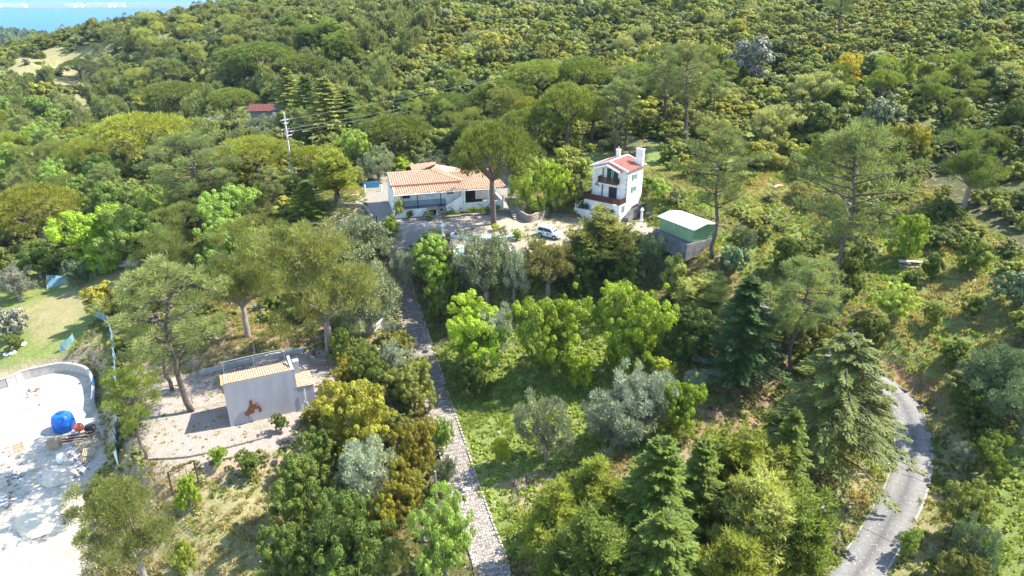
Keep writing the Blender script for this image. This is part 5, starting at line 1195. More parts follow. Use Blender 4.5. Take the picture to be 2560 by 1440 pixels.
# ---- white car with black graphics
p = G(1374,592); r0 = G(1353,588); f0 = G(1396,598); hd = math.atan2(f0.y-r0.y, f0.x-r0.x)
car = empty('parked_car', (p.x, p.y, CAMH-32.5), hd, 'small white van like car with black graphics on side and bonnet parked on the terrace', 'car')
CW = mat('car_white', (.80,.81,.83), .25, spec=.5); BLK = mat('car_black', (.02,.02,.025), .4); TY = mat('tyre', (.02,.02,.02), .9); RIMM = mat('rim', (.55,.56,.58), .35, .6)
sec = [(-2.05,.45,.80,.80,1.0),(-2.08,.35,.82,1.05,1.15),(-1.98,.30,.84,1.68,.74),(-1.5,.28,.86,1.80,.72),(-.4,.27,.87,1.84,.73),(.45,.27,.87,1.78,.72),(.85,.28,.87,1.55,.70),(1.28,.29,.86,1.14,.70),(1.85,.32,.82,1.0,.68),(2.12,.40,.72,.78,.62)]
vs = []; fs = []
for x, z0, hw, zt, tw in sec:
    zb = min(1.02, zt-.04); tw = min(tw, hw)
    for (y_, z_) in ((-hw*.92,z0),(-hw,z0+.25),(-hw,zb),(-tw,zt-.05),(-tw*.8,zt),(tw*.8,zt),(tw,zt-.05),(hw,zb),(hw,z0+.25),(hw*.92,z0)): vs.append((x, y_, z_))
for i in range(len(sec)-1):
    for k in range(9): fs.append((i*10+k, (i+1)*10+k, (i+1)*10+k+1, i*10+k+1))
    fs.append((i*10+9, (i+1)*10+9, (i+1)*10, i*10))
fs += [tuple(range(10)), tuple(range((len(sec)-1)*10, len(sec)*10))[::-1]]
body = MB().add(vs, fs).build('body', CW, car)
md = body.modifiers.new('bevel', 'BEVEL'); md.width = .05; md.segments = 2; md.limit_method = 'ANGLE'; md.angle_limit = R(30)
def quadp(nm, P, mt, par=car):
    P = [Vector(q) for q in P]; n = (P[1]-P[0]).cross(P[2]-P[0]).normalized(); return MB().add([q-n*.015 for q in P]+[q+n*.015 for q in P], [(0,1,2,3)[::-1],(4,5,6,7),(0,1,5,4),(1,2,6,5),(2,3,7,6),(3,0,4,7)]).build(nm, mt, par)
for s in (-1, 1):
    quadp('side_window', [(-1.75,s*.872,1.08),(-.65,s*.882,1.08),(-.65,s*.79,1.62),(-1.62,s*.78,1.58)], GLASS); quadp('side_window', [(-.58,s*.882,1.08),(.98,s*.88,1.08),(.52,s*.79,1.56),(-.58,s*.79,1.62)], GLASS)
    MB().tube([(.85,s*.9,1.12),(.85,s*1.02,1.15)], .08, 6).build('mirror', BLK, car)
    for x in (-1.3, 1.32):
        wl = MB().tube([(x,s*.66,.33),(x,s*.885,.33)], .33, 18).build('wheel', TY, car); MB().tube([(x,s*.885,.33),(x,s*.90,.33)], .20, 14).build('rim', RIMM, wl); MB().tube([(x,s*.70,.36),(x,s*.878,.36)], .40, 18).build('wheel_arch', BLK, car)
    MB().rbox((2.0,s*.55,.78), (.2,.3,.16)).build('headlight', mat('lamp_glass', (.6,.62,.65), .15), car)
quadp('windscreen', [(1.24,-.66,1.18),(1.24,.66,1.18),(.62,.60,1.72),(.62,-.60,1.72)], GLASS); quadp('rear_window', [(-2.09,-.62,1.2),(-2.09,.62,1.2),(-2.03,.60,1.6),(-2.03,-.60,1.6)], GLASS)
gr = MB(); ys = -.888   # side nearer the viewer
def bar(x0, z0, x1, z1, w_=.05, s=-1): a = Vector((x0, s*.885, z0)); b = Vector((x1, s*.885, z1)); dd = (b-a).normalized(); n = Vector((-dd.z, 0, dd.x))*w_/2; gr.add([a-n, b-n, b+n, a+n], [(0,1,2,3)]); gr.add([a-n, b-n, b+n, a+n], [(3,2,1,0)])
for s in (-1,):
    for k in range(16):
        t0, t1 = k*math.pi/8, (k+1)*math.pi/8; bar(-.78+.22*math.cos(t0), .80+.20*math.sin(t0), -.78+.22*math.cos(t1), .80+.20*math.sin(t1), .04)
    bar(-.88,.75,-.70,.85,.09); bar(-.62,.62,-.45,.60,.04)
    for a in ((-.02,.48,-.02,.95),(-.02,.95,.12,.70),(.12,.70,.26,.95),(.26,.95,.26,.48)): bar(*a, .10)
    for a in ((.42,.9,.42,.5),(.42,.5,.70,.5),(.60,.92,.90,.92),(.60,.92,.60,.72),(.60,.72,.9,.7),(.9,.7,.9,.5),(.62,.82,.8,.82)): bar(*a, .045)
gr.build('side_lettering', BLK, car)
hb = MB()
for k in range(12): x, y_ = 1.45+rnd.uniform(0, .45), rnd.uniform(-.55, .55); z = 1.14-(x-1.28)*.25+.03; hb.rbox((x, y_, z), (rnd.uniform(.08, .25), rnd.uniform(.04, .15), .01), rnd.uniform(-1, 1), 0)
hb.build('bonnet_graphics', BLK, car)
rb = MB()
for k in range(9): rb.rbox((-1.3+k*.2, 0, 1.855), (.11, .22, .01), rnd.uniform(-.3, .3))
rb.build('roof_lettering', mat('roof_grey', (.35,.35,.36), .5), car); car.scale = (.87, .87, .87)
# ---- pool and green basin
pc = G(1205,628); q_ = G(1140,600)
POOLW = mat('pool_paint', (.80,.80,.78), .7); WATER = mat('pool_water', (.18,.42,.44), .05, spec=.5)
def ring_thing(name, label, cat, c, rx, ry, z, h, th, mt, fill, fillname, a0=0, a1=2*math.pi, scallop=0, n=48):
    e = empty(name, (c.x, c.y, z), 0, label, cat); vs = []; fs = []
    for i in range(n+1):
        t = a0+(a1-a0)*i/n; k = 1+scallop*abs(math.sin(t*4))
        for dr, zz in ((0, -.9), (0, h), (-th, h), (-th, -.3)): vs.append(((rx*k+dr)*math.cos(t), (ry*k+dr)*math.sin(t), zz))
    for i in range(n):
        for k in range(3): fs.append((i*4+k, (i+1)*4+k, (i+1)*4+k+1, i*4+k+1))
    MB().add(vs, fs).build('rim', mt, e)
    if fill:
        P = [(0, 0, h-.22)]+[((rx*(1+scallop*abs(math.sin((a0+(a1-a0)*i/n)*4)))-th*.5)*math.cos(a0+(a1-a0)*i/n), (ry*(1+scallop*abs(math.sin((a0+(a1-a0)*i/n)*4)))-th*.5)*math.sin(a0+(a1-a0)*i/n), h-.22) for i in range(n+1)]
        MB().add(P, [(0, i+1, i+2) for i in range(n)]).build(fillname, fill, e)
    return e
ring_thing('round_pool', 'round white rimmed pool half hidden behind the large olive tree', 'pool', pc, 3.9, 2.6, CAMH-32.9, .55, .26, POOLW, WATER, 'water')
gc = G(1212,585)
ring_thing('green_basin', 'shallow green floored basin with a scalloped white and blue kerb', 'basin', gc, 4.6, 1.9, CAMH-32.5, .42, .3, mat('blue_white_kerb', (.66,.72,.78), .7, noise_scale=2, amt=.15), mat('green_floor', (.20,.46,.27), .8, noise_scale=1, amt=.1), 'green_floor', 0, 2*math.pi, .10, 64)
mp_ = G(1121,604); tag(MB().rbox((0,0,.55), (.55,.5,1.2)).rbox((0,0,1.17), (.65,.6,.08)).build('brick_pillar', mat('brown_brick', (.20,.11,.075), .9, noise_scale=6, amt=.3), loc=mp_), 'short brown brick pillar at the left end of the round pool', 'pillar')
def column(px, py, h, r, lab, name='stone_column', cat='column'):
    g_ = G(px, py); e = empty(name, g_, 0, lab, cat)
    MB().lathe([(r*1.7,-.1),(r*1.7,.15),(r*1.2,.25),(r*1.2,.3)], 12).build('base', WHITE2, e); MB().lathe([(r,.3),(r*.8,h*.78)], 12).build('shaft', WHITE2, e); MB().lathe([(r*.8,h*.78),(r*1.5,h*.82),(r*1.4,h*.86),(r*.6,h*.9),(r*.9,h*.95),(r*.3,h)], 12).build('capital', WHITE2, e); return e
column(1603,553,2.1,.2,'white stone column standing on the grass left of the green shed')
e = column(1107,590,1.9,.13,'white cross topped fountain column left of the green basin'); MB().box(-.35,.35,-.05,.05,1.45,1.6).build('arm', WHITE2, e)
# ---- balustrade and white gate pillars
for (px, py, lab) in ((905,818,'white gate pillar at the left end of the garden balustrade'), (953,795,'white gate pillar at the right end of the garden balustrade')):
    g_ = G(px, py); e = empty('gate_pillar', g_, .3, lab, 'pillar', 'pair of white gate pillars'); MB().box(-.42,.42,-.15,.15,-.3,1.5).build('block', WHITE2, e); MB().box(-.2,.2,-.12,.12,1.5,1.75).build('cap', WHITE2, e)
    MB().lathe([(.08,1.75),(.16,1.85),(.05,2.1)], 8).build('finial', WHITE2, e)
a = G(935,832); b = G(962,805); bal = empty('balustrade', a, 0, 'white stone balustrade climbing between the gate pillars and the path', 'balustrade'); d = b-a
MB().tube([(0,0,.8), Vector((d.x, d.y, d.z+.8))], .09, 6).build('handrail', WHITE2, bal); bm_ = MB().lathe([(.07,0),(.10,.2),(.04,.4),(.09,.55),(.06,.75)], 8).mesh('baluster', WHITE2)
for k in range(9): q = bpy.data.objects.new('baluster', bm_); COL.objects.link(q); q.parent = bal; q.location = d*(k/8.0)
wall_run('path_kerb', 'orange topped low kerb wall left of the upper paved path', [G(985,722), G(993,755), G(1000,790)], .35, .25, mat('orange_brick', (.5,.25,.13), .9, noise_scale=4, amt=.3), 'kerb')
# ---- poles and lines
def pole(px, py, ty, r0, r1, mt, lab, name='lamp_post', cat='lamp post'):
    g_ = G(px, py); v = (ty-720)/FPX; h = (CAMH-g_.z)-g_.y*(SP+v*CP)/(CP-v*SP); e = empty(name, g_, 0, lab, cat); MB().tube([(0,0,-.5),(0,0,h)], [r0, r1], 10).build('pole', mt, e); return e, g_, h
up, ug, uh = pole(733,455,282,.24,.13,mat('pole_concrete', (.52,.50,.47), .8, noise_scale=3, amt=.1),'tall tapered concrete utility pole carrying the power lines','utility_pole','utility pole')
ARM = []
wdir = Vector((.62, .78, 0)); sdr = Vector((wdir.y, -wdir.x, 0))
for k, (z, off) in enumerate(((-1.2, .1), (-3.0, -.7), (-3.2, .8))): ARM.append(sdr*off+Vector((0, 0, uh+z)))
MB().tube([sdr*-1.0+Vector((0,0,uh-3.1)), sdr*1.0+Vector((0,0,uh-3.1))], .07, 5).build('crossarm', METAL, up); MB().tube([Vector((0,0,uh-1.3)), sdr*.4+Vector((0,0,uh-1.2))], .05, 5).build('crossarm', METAL, up)
RED = mat('insulator_red', (.30,.06,.05), .3); TEAL = mat('insulator_teal', (.25,.45,.45), .3)
for a_ in ARM:
    for s in (-1, 1):
        for k in range(2): MB().tube([a_+wdir*s*(.25+k*.45), a_+wdir*s*(.6+k*.45)], .11, 6).build('insulator', (TEAL, RED)[k], up)
    MB().tube([a_+wdir*-1.1, a_+wdir*-.5+Vector((0,0,-.55)), a_+wdir*.5+Vector((0,0,-.6)), a_+wdir*1.1], .03, 4).build('jumper', METAL, up)
WIRE = mat('wire', (.22,.22,.22), .7)
def wire(a, b, sag, lab, r=.012):
    a, b = Vector(a), Vector(b); P = [a.lerp(b, k/24)-Vector((0,0,sag*4*(k/24)*(1-k/24))) for k in range(25)]; tag(MB().tube(P, r, 4).build('power_line', WIRE), lab, 'power line', 'power lines across the valley')
def pix3(px, py, Z): r_ = ray(px, py); return Vector((r_[0]*Z, r_[1]*Z, CAMH+r_[2]*Z))
labs = ['upper', 'middle', 'lower']
for k, a_ in enumerate(ARM):
    far = pix3((2080, 2120, 2170)[k], (-150, -128, -110)[k], 330); wire(ug+a_+wdir*1.1, far, 10, 'power line running up the slope from the concrete pole, %s of three' % labs[k], .02)
    near = pix3((-160, -150, -140)[k], (585, 610, 640)[k], 118); wire(ug+a_+wdir*-1.1, near, 4, 'power line running down left from the concrete pole, %s of three' % labs[k])
lp, lg, lh = pole(948,628,538,.10,.09,DKMET,'dark lamp post with a lamp arm at the edge of the drive'); 
MB().tube([(0,0,.9),(1.6,.2,1.7)], .045, 5).build('arm', METAL, lp); MB().rbox((1.85,.22,1.8), (.6,.22,.14), .12).build('lamp_head', WHITE2, lp)
lp2, lg2, lh2 = pole(1094,1290,1178,.11,.09,mat('grey_pole', (.28,.28,.27), .8),'grey lamp post with a curved arm beside the lower paved path')
MB().tube([(0,0,1.4),(.5,-.1,1.75),(2.4,.4,2.6)], .04, 5).build('arm', METAL, lp2); MB().rbox((2.75,.45,2.7), (.7,.25,.15), .2).build('lamp_head', WHITE2, lp2)
wp, _, _ = pole(1141,258,213,.16,.14,mat('old_wood', (.10,.08,.07), .9),'old wooden pole standing in the middle of the far scrub','wooden_pole','pole'); MB().tube([(-.9,0,5.0),(.9,0,5.0)], .08, 4).build('crossarm', BROWN, wp)
for (px, py, ty, lab) in ((645,930,852,'thin pole right behind the grey shed roof'), (568,925,868,'thin pole left behind the grey shed roof'), (1045,1000,965,'thin pale post in the thicket left of the path'), (722,880,846,'third thin post behind the grey shed')):
    pole(px, py, ty, .05, .04, METAL, lab, 'thin_post', 'post')
# dead trees and snags
def dead(px, py, h, lab, lean=(0,0), n=9, r=.2, mt=DEADW):
    g_ = G(px, py); e = empty('dead_tree', g_, rnd.uniform(0, 6), lab, 'dead tree'); mb = MB(); top = Vector((lean[0], lean[1], h)); P = limb(mb, (0,0,-.3), top, r, .04, .05, 6, 6); mb.build('trunk', mt, e)
    for k in range(n):
        t = .35+.6*k/n; b_ = Vector((0,0,0)).lerp(top, t); th = k*2.4; L = h*.32*(1.1-t); mb = MB(); limb(mb, b_, b_+Vector((math.cos(th)*L, math.sin(th)*L, L*.6)), r*.35, .02, .15, 4, 4); mb.build('branch', mt, e)
dead(788,142,9,'bleached white dead tree leaning over the scrub below the far ridge', (-3.5,0), 14, .3)
dead(1707,386,5.6,'broken pale topped snag between the two tall pines', (-.3,0), 3, .22, BARKG)
dead(2335,185,3.5,'small bleached dead bush on the upper right slope', (.5,0), 8, .12)
dead(783,110,7,'dark bare trunk beside the bleached dead tree', (0,0), 2, .2, BARK)
for (px, py, ln, a_, lab) in ((2178,70,5.5,.25,'long fallen pale trunk on the upper right slope'), (2182,38,2.2,.8,'short fallen pale trunk near the top right'), (1946,470,2.0,.5,'broken white log on the slope right of the villa')):
    g_ = G(px, py); tag(MB().tube([(-ln/2,0,.2),(0,.2,.35),(ln/2,0,.3)], [.22,.18,.08], 6).build('fallen_log', DEADW, loc=g_, rz=a_), lab, 'log')
# bench, sacks, signs
g_ = G(2275,662); e = empty('stone_bench', g_, -.12, 'pale stone slab bench under the bright green tree on the right meadow', 'bench'); MB().box(-1.5,1.5,-.25,.25,.4,.52).build('seat', mat('pale_slab', (.62,.58,.52), .8), e)
for s in (-1, 1): MB().box(s*1.1-.15,s*1.1+.15,-.22,.22,-.1,.4).build('leg', CONC, e)
for (px, py, lab) in ((18,888,'leftmost white sack under the small tree at the left edge'), (32,884,'middle white sack under the small tree at the left edge'), (58,862,'right white sack under the small tree at the left edge'), (26,870,'rear white sack under the small tree at the left edge')):
    bm = bmesh.new(); bmesh.ops.create_icosphere(bm, subdivisions=2, radius=.45)
    for v_ in bm.verts: v_.co.z = v_.co.z*.45+.15; v_.co.x *= 1.2; v_.co += Vector((noise.noise(v_.co*3+Vector((px,0,0))),)*3)*.08
    m_ = bpy.data.meshes.new('sack'); bm.to_mesh(m_); bm.free(); m_.materials.append(WHITE2); o = bpy.data.objects.new('sack', m_); COL.objects.link(o); o.location = G(px, py); o.rotation_euler = (0,0,rnd.uniform(0,3)); tag(o, lab, 'sack', 'white sacks on the meadow')
g_ = G(2220,1158); e = empty('road_sign', g_, .2, 'small red and white sign on a white base beside the concrete road', 'sign'); MB().lathe([(.42,-.1),(.38,.08),(.1,.14)], 10).build('base', WHITE2, e); MB().tube([(0,0,.1),(0,0,1.3)], .04, 6).build('post', DKMET, e); MB().box(-.3,.3,-.03,.03,1.0,1.35).build('panel', mat('sign_red', (.55,.22,.15), .6), e)
g_ = G(2052,1285); tag(MB().rbox((0,0,.35), (.7,.4,.6), .4).rbox((0,0,.7), (.8,.5,.1), .4).build('meter_box', WHITE2, loc=g_), 'white box almost hidden at the right edge of the conifer grove', 'box')
g_ = G(1054,1368); bm = bmesh.new(); bmesh.ops.create_icosphere(bm, subdivisions=2, radius=.75)
for v_ in bm.verts: v_.co *= 1+noise.noise(v_.co*2)*.35; v_.co.z *= 1.1
m_ = bpy.data.meshes.new('boulder'); bm.to_mesh(m_); bm.free(); m_.materials.append(STW); o = bpy.data.objects.new('boulder', m_); COL.objects.link(o); o.location = G(1065,1340); tag(o, 'brown boulder between the yellow mimosa and the airy green tree', 'rock')
for (px, py, s_, lab) in ((1248,1082,.28,'pale round stone on the grass above the tiny bright bush'), (2435,702,.3,'pale stone on the right meadow edge'), (2395,760,.3,'stone in the middle of the right meadow'), (1830,930,.6,'grey boulder in the deep shade left of the spruce')):
    m2 = m_.copy(); m2.materials.clear(); m2.materials.append(STONE); o = bpy.data.objects.new('rock', m2); COL.objects.link(o); o.location = G(px, py); o.scale = (s_, s_, s_*.8); tag(o, lab, 'rock')
# swing frame
a = G(433,1236); b = G(497,1206); e = empty('swing_frame', a, 0, 'rough wooden swing frame on the bare ground below the forecourt', 'frame'); d = b-a
for s in (0, 1): MB().tube([d*s, d*s+Vector((0,0,2.6))], .08, 6).build('post', BROWN, e)
MB().tube([Vector((0,0,2.55)), d+Vector((0,0,2.55))], .07, 6).build('beam', BROWN, e)
for s in (.4, .65): MB().tube([d*s+Vector((0,0,2.5)), d*s+Vector((0,0,1.3))], .03, 4).build('rope', WOODP, e)
# agaves
AG = mat('agave', (.20,.26,.17), .5, noise_scale=3, amt=.2)
def agave(px, py, r, lab, n=18, mt=AG):
    g_ = G(px, py); e = empty('agave', g_, rnd.uniform(0, 6), lab, 'plant'); mb = MB(); 
    for k in range(3):
        w_ = .1*r
    lf_ = MB(); lf_.add([(0,-.07*r,0),(0,.07*r,0),(.5*r,.10*r,.32*r),(.5*r,-.10*r,.32*r),(r,0,.38*r),(.5*r,0,.24*r)], [(0,5,2,1),(0,3,5),(5,4,2),(3,4,5),(5,3,0)]); me_ = lf_.mesh('leaf', mt)
    for k in range(n): q = bpy.data.objects.new('leaf', me_); COL.objects.link(q); q.parent = e; t = k/n; q.rotation_euler = (0, -1.0*t, k*2.4); s = 1-.3*t; q.scale = (s, s, s)
agave(412,1345,1.0,'pale agave on the dry ground left of the bottom centre'); agave(642,778,1.5,'big agave beside the leaning pine'); agave(1637,548,1.0,'agave with yellow striped leaves right of the white column',mt=mat('agave_y',(.42,.42,.2),.5)); agave(1622,540,.9,'blue green agave right of the white column',mt=mat('agave_b',(.3,.4,.36),.5))
agave(990,788,.7,'small agave in the bed beside the upper path'); agave(1140,590,.9,'dark agave between the fountain column and the pool'); agave(1182,575,.6,'small agave behind the green basin'); agave(1260,572,.8,'pale spiky plant at the right of the green basin',mt=mat('agave_y',(.42,.42,.2),.5)); agave(600,975,.6,'small agave on the forecourt left of the shed') if False else None
# planting strip in front of the house
for k in range(12):
    x = 7.6+k*.72; q = hloc(x, -1.5-.25*math.sin(k), 0); place('shrub', q, rnd.uniform(.6, .95), rnd.uniform(.9, 1.3), 'bright' if k % 3 else 'olivey', 'low green plant in the strip along the front of the long house', 'shrub', 'low plants along the house front', 'low_plant')
q = hloc(.5,-.7,0); place('shrub', q, 3.0, 1.7, 'conif_l', 'tall feathery plant at the left corner of the long house', 'plant', None, 'tall_plant'); place('shrub', hloc(2.3,-1.0,0), 1.1, 1.6, 'dgreen', 'dark bush at the foot of the low veranda wall', 'shrub', None, 'shrub'); place('shrub', hloc(4.8,-1.8,0), .9, 2.4, 'blueg', 'low spreading bush in front of the well niche', 'shrub', None, 'shrub')
place('shrub', G(1240,577), 1.0, 1.2, 'lime', 'bright lime plant on the kerb of the green basin', 'plant', None, 'garden_plant'); place('shrub', G(1295,600), 1.5, 1.8, 'bright', 'bright bush at the right end of the green basin', 'shrub', None, 'shrub'); place('shrub', G(1078,600), 1.3, 2.6, 'fresh', 'pale cactus like bush at the drive end of the terrace', 'shrub', None, 'shrub')
bpy.context.view_layer.update()
for k, (x, y_, h_, w_, lb) in enumerate(((-.7,-.6,2.0,1.3,'dark climbing bush at the left corner of the villa terrace'),(.6,-2.4,1.0,1.2,'round dark bush below the left half of the villa terrace'),(3.0,-2.4,.6,1.4,'low green plant below the middle of the villa terrace'),(4.9,-2.4,.8,1.1,'leafy plant at the right corner of the villa planter'))): place('shrub', vl.matrix_world @ Vector((x, y_, .1)), h_, w_, 'dgreen', lb, 'shrub', None, 'shrub')
# ---- fences of blue green net
NET = mat('net', (.13,.24,.27), .7)
def net(name, label, P, h, cat='fence'):
    e = empty(name, P[0], 0, label, cat); o0 = Vector(P[0]); pts_ = [Vector(p) for p in spline([tuple(p) for p in P], .5)]; mb = MB(); cur = []
    for i, p in enumerate(pts_): z = float(H(p.x, p.y)); w_ = .09*math.sin(i*1.7); hh = h*(1+.12*math.sin(i*.9)); cur.append((Vector((p.x+w_, p.y, z))-o0, Vector((p.x-w_, p.y+.05, z+hh))-o0))
    for (a, b), (c, d) in zip(cur[:-1], cur[1:]): mb.add([a, c, d, b, a+Vector((.03,0,0)), c+Vector((.03,0,0)), d+Vector((.03,0,0)), b+Vector((.03,0,0))], [(0,1,2,3),(7,6,5,4),(3,2,6,7)])
    mb.build('net', NET, e)
    for k in range(0, len(cur), 5): MB().tube([cur[k][0]+Vector((0,0,-.2)), cur[k][1]+Vector((0,0,.15))], .05, 5).build('post', METAL, e)
net('net_fence', 'blue green net fence on the crest of the quarry bank', [G(230,785), G(272,815), G(284,870), G(291,935), G(292,970)], 1.5)
net('net_fence', 'blue green net fence standing between the yard and the forecourt', [G(296,1060), G(293,1100), G(294,1140), G(296,1175)], 1.6); net('net_fence', 'short torn net fence in the bushes left of the bank', [G(152,880), G(170,868), G(185,850)], 1.0)
e = empty('net_trellis', G(118,722), .3, 'leaning net trellis on the green meadow at the left', 'trellis'); MB().add([(0,0,0),(3.4,.3,-.1),(3.0,1.2,1.3),(.2,1.0,2.0),(0,0,.02),(3.4,.3,-.08),(3.0,1.2,1.32),(.2,1.0,2.02)], [(0,1,2,3),(7,6,5,4)]).build('net', NET, e)
for p in ((0,0,0),(3.4,.3,-.1)): MB().tube([p, (p[0]*.9+.1, 1.05, 2.0-p[0]*.2)], .05, 5).build('post', METAL, e)
# ---- tarpaulin sheds on the left meadow
e = empty('tarpaulin_shed', G(238,692), .25, 'low shed under a crumpled white tarpaulin at the meadow edge', 'shed')
tv = []; 
for i in range(9):
    for k in range(6): tv.append((i*.62, k*.5, 1.5+.12*math.sin(i*1.3)+.1*math.sin(k*2.1+i)+(.25 if k == 3 else 0)-(0.3 if k == 0 else 0)))
MB().add(tv, [(i*6+k, (i+1)*6+k, (i+1)*6+k+1, i*6+k+1) for i in range(8) for k in range(5)]).build('tarpaulin', mat('tarp', (.70,.68,.64), .7, noise_scale=2, amt=.3), e)
for x in (0, 2.5, 4.9):
    for y_ in (.05, 2.4): MB().tube([(x,y_,-.3),(x,y_,1.4)], .06, 5).build('post', METAL, e)
MB().box(.1,4.9,2.3,2.4,0,1.3).build('rear_wall', mat('tarp_wall', (.4,.4,.38), .9), e)
for (px, py, w_, lab) in ((340,660,3.4,'blue grey sheet covered heap right of the white tarpaulin shed'), (405,630,2.2,'dark covered heap at the top of the dry meadow')):
    e = MB(); tv = []
    for i in range(7):
        for k in range(5): edge = (i in (0, 6)) or (k in (0, 4)); tv.append(((i-3)*w_/6, (k-2)*.5, 0 if edge else .8+.25*math.sin(i*2.3+k)))
    o = MB().add(tv, [(i*5+k, (i+1)*5+k, (i+1)*5+k+1, i*5+k+1) for i in range(6) for k in range(4)]).build('covered_heap', mat('sheet_blue', (.42,.47,.55), .6, noise_scale=3, amt=.4), loc=G(px, py)); tag(o, lab, 'heap')
# pergola poles left of the drive
a = G(818,600); b = G(826,632); c = G(770,585)
e = empty('pergola_frame', a, 0, 'pale wooden pergola frame over the terraced bed left of the drive', 'pergola')
for p in (a, b): MB().tube([p-a, p-a+Vector((0,0,2.6))], .08, 6).build('post', BROWN, e)
MB().tube([c-a+Vector((0,0,1.8)), Vector((0,0,2.6))], .08, 6).build('beam', WOODP, e); MB().tube([Vector((0,0,2.6)), b-a+Vector((0,0,2.6))], .06, 6).build('beam', WOODP, e); MB().tube([Vector((0,0,2.6)), G(858,572)-a+Vector((0,0,2.3))], .06, 6).build('beam', BROWN, e)
o = MB().rbox((0,0,.3), (1.4,.7,.5), .5).rbox((.3,.2,.7), (.7,.6,.4), .9).rbox((-.5,.1,.6),(.5,.5,.3),.2).build('plastic_sacks', mat('sack_white', (.6,.64,.72), .6, noise_scale=4, amt=.3), loc=G(838,628)); tag(o, 'pile of white and blue sacks beside the pergola posts', 'sacks')
# dark red roofed cabin
g_ = G(655,300); e = empty('cabin', g_, .15, 'small cabin with a dark red tiled roof deep in the trees', 'cabin'); g_.z += .3
MB().box(-2.8,3.2,0,4,-1,2.6).build('wall', mat('cabin_wall', (.3,.3,.32), .9), e); slope(e, 'roof', (-3.6,-1.0,2.5), (4.0,-1.0,2.5), (-3.2,2.2,3.9), (3.4,2.2,3.9), mat('terracotta_dark', (.17,.065,.05), .85, noise_scale=2, amt=.2), .35, .12); slope(e, 'rear_roof', (4.0,5.0,2.6), (-3.6,5.0,2.6), (3.4,2.2,3.9), (-3.2,2.2,3.9), MATS['terracotta_dark'], .35, .12)
for x in (-3.0, 3.2): MB().tube([(x,-.7,-1),(x,-.7,2.4)], .12, 6).build('post', WHITE2, e)
MB().box(.5,1.5,-.05,-.005,-.5,1.6).build('door', DARK, e)
e = empty('cabin_terrace', G(600,298), .1, 'pale terrace in front of the cabin with a low white wall', 'terrace'); MB().box(-4,5,-1.2,1.5,-.8,.1).build('floor', CONC, e); MB().box(-4,2,-1.4,-1.203,-.8,.7).build('low_wall', WHITE2, e)
g_ = G(497,302); tag(MB().rbox((0,0,.4),(2.2,1.6,.5),.3).rbox((0,0,.7),(2.5,1.8,.06),.3).build('turquoise_cover', mat('turquoise', (.1,.5,.48), .5), loc=g_), 'turquoise cover of a small pool seen between umbrella pines', 'cover')
tag(MB().add([(-.9,0,1.0),(.9,.2,1.2),(.7,.8,2.6),(-.2,.6,2.4),(-.9,.04,1.0),(.9,.24,1.2),(.7,.84,2.6),(-.2,.64,2.4)],[(0,1,2,3),(7,6,5,4),(0,4,5,1),(1,5,6,2),(2,6,7,3),(3,7,4,0)]).build('blue_parasol', mat('blue_cloth', (.02,.06,.5), .7), loc=G(687,292)), 'folded bright blue parasol at the right end of the cabin roof', 'parasol')
wall_run('blue_fence', 'blue painted fence panel left of the long white house', [G(908,470), G(948,468)], 1.0, .08, mat('blue_fence', (.08,.28,.5), .6), 'fence')
for (px, lab) in ((913,'left white bollard behind the drive end'), (954,'right white bollard behind the drive end')): tag(MB().lathe([(.14,-.1),(.12,.9),(.16,.95),(.04,1.15)], 8).build('bollard', WHITE2, loc=G(px, 478)), lab, 'bollard')
# covered boats in the shade of the hollow
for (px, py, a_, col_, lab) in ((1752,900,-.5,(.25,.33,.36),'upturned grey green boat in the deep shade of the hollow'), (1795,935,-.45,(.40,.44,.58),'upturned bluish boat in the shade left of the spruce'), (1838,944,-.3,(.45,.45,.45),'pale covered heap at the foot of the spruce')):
    vs = []; fs = []
    for i in range(9):
        t = -1+i/4; wv = .5*(1-t*t)**.6+.02; hv = .42*(1-t*t*.5)
        for k in range(5): s = (k-2)/2; vs.append((t*1.7, s*wv, hv*(1-s*s)**.5+.02))
    for i in range(8):
        for k in range(4): fs.append((i*5+k, (i+1)*5+k, (i+1)*5+k+1, i*5+k+1))
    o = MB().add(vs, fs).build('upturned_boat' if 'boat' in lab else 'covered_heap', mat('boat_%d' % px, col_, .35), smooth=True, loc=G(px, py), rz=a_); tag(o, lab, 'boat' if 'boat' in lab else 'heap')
# vineyard posts and stumps of vines
vmesh = MB().tube([(0,0,-.1),(.05,.02,.35),(-.15,.05,.6)], [.05,.05,.02], 5).tube([(.05,.02,.35),(.3,.05,.55)], [.04,.015], 4)
i = 0
for (px, py) in ((1315,1205),(1355,1188),(1424,1160),(1560,1112),(1710,1120),(1288,1260),(1610,1098)):
    tag(MB().tube([(0,0,-.1),(0,0,1.1)], .04, 5).build('vine_post', METAL if i % 2 else BROWN, loc=G(px, py)), ['thin vineyard post at the left end of the row','second thin vineyard post from the left','vineyard post beside the top of the yellow green conifer','vineyard post in the gap above the broad conifer','vineyard post beside the grey bush','vineyard post low on the grass near the path','vineyard post behind the broad conifer'][i], 'post', 'vineyard posts'); i += 1
vm_ = vmesh.mesh('vine', BARK)
VR = [(1290,1215,1440,1165),(1260,1300,1340,1275),(1270,1350,1330,1330),(1560,1120,1640,1100),(1250,985,1330,975)]
for (x0, y0, x1, y1) in VR:
    for k in range(6):
        t = (k+rnd.uniform(-.2,.2))/5; o = bpy.data.objects.new('grape_vine', vm_); COL.objects.link(o); o.location = G(x0+(x1-x0)*t, y0+(y1-y0)*t); o.rotation_euler = (0,0,rnd.uniform(0,6)); o.scale = (1.3,1.3,1.3); tag(o, 'bare low grape vine stump in a row on the orchard grass', 'vine', 'grape vines in the small vineyard')
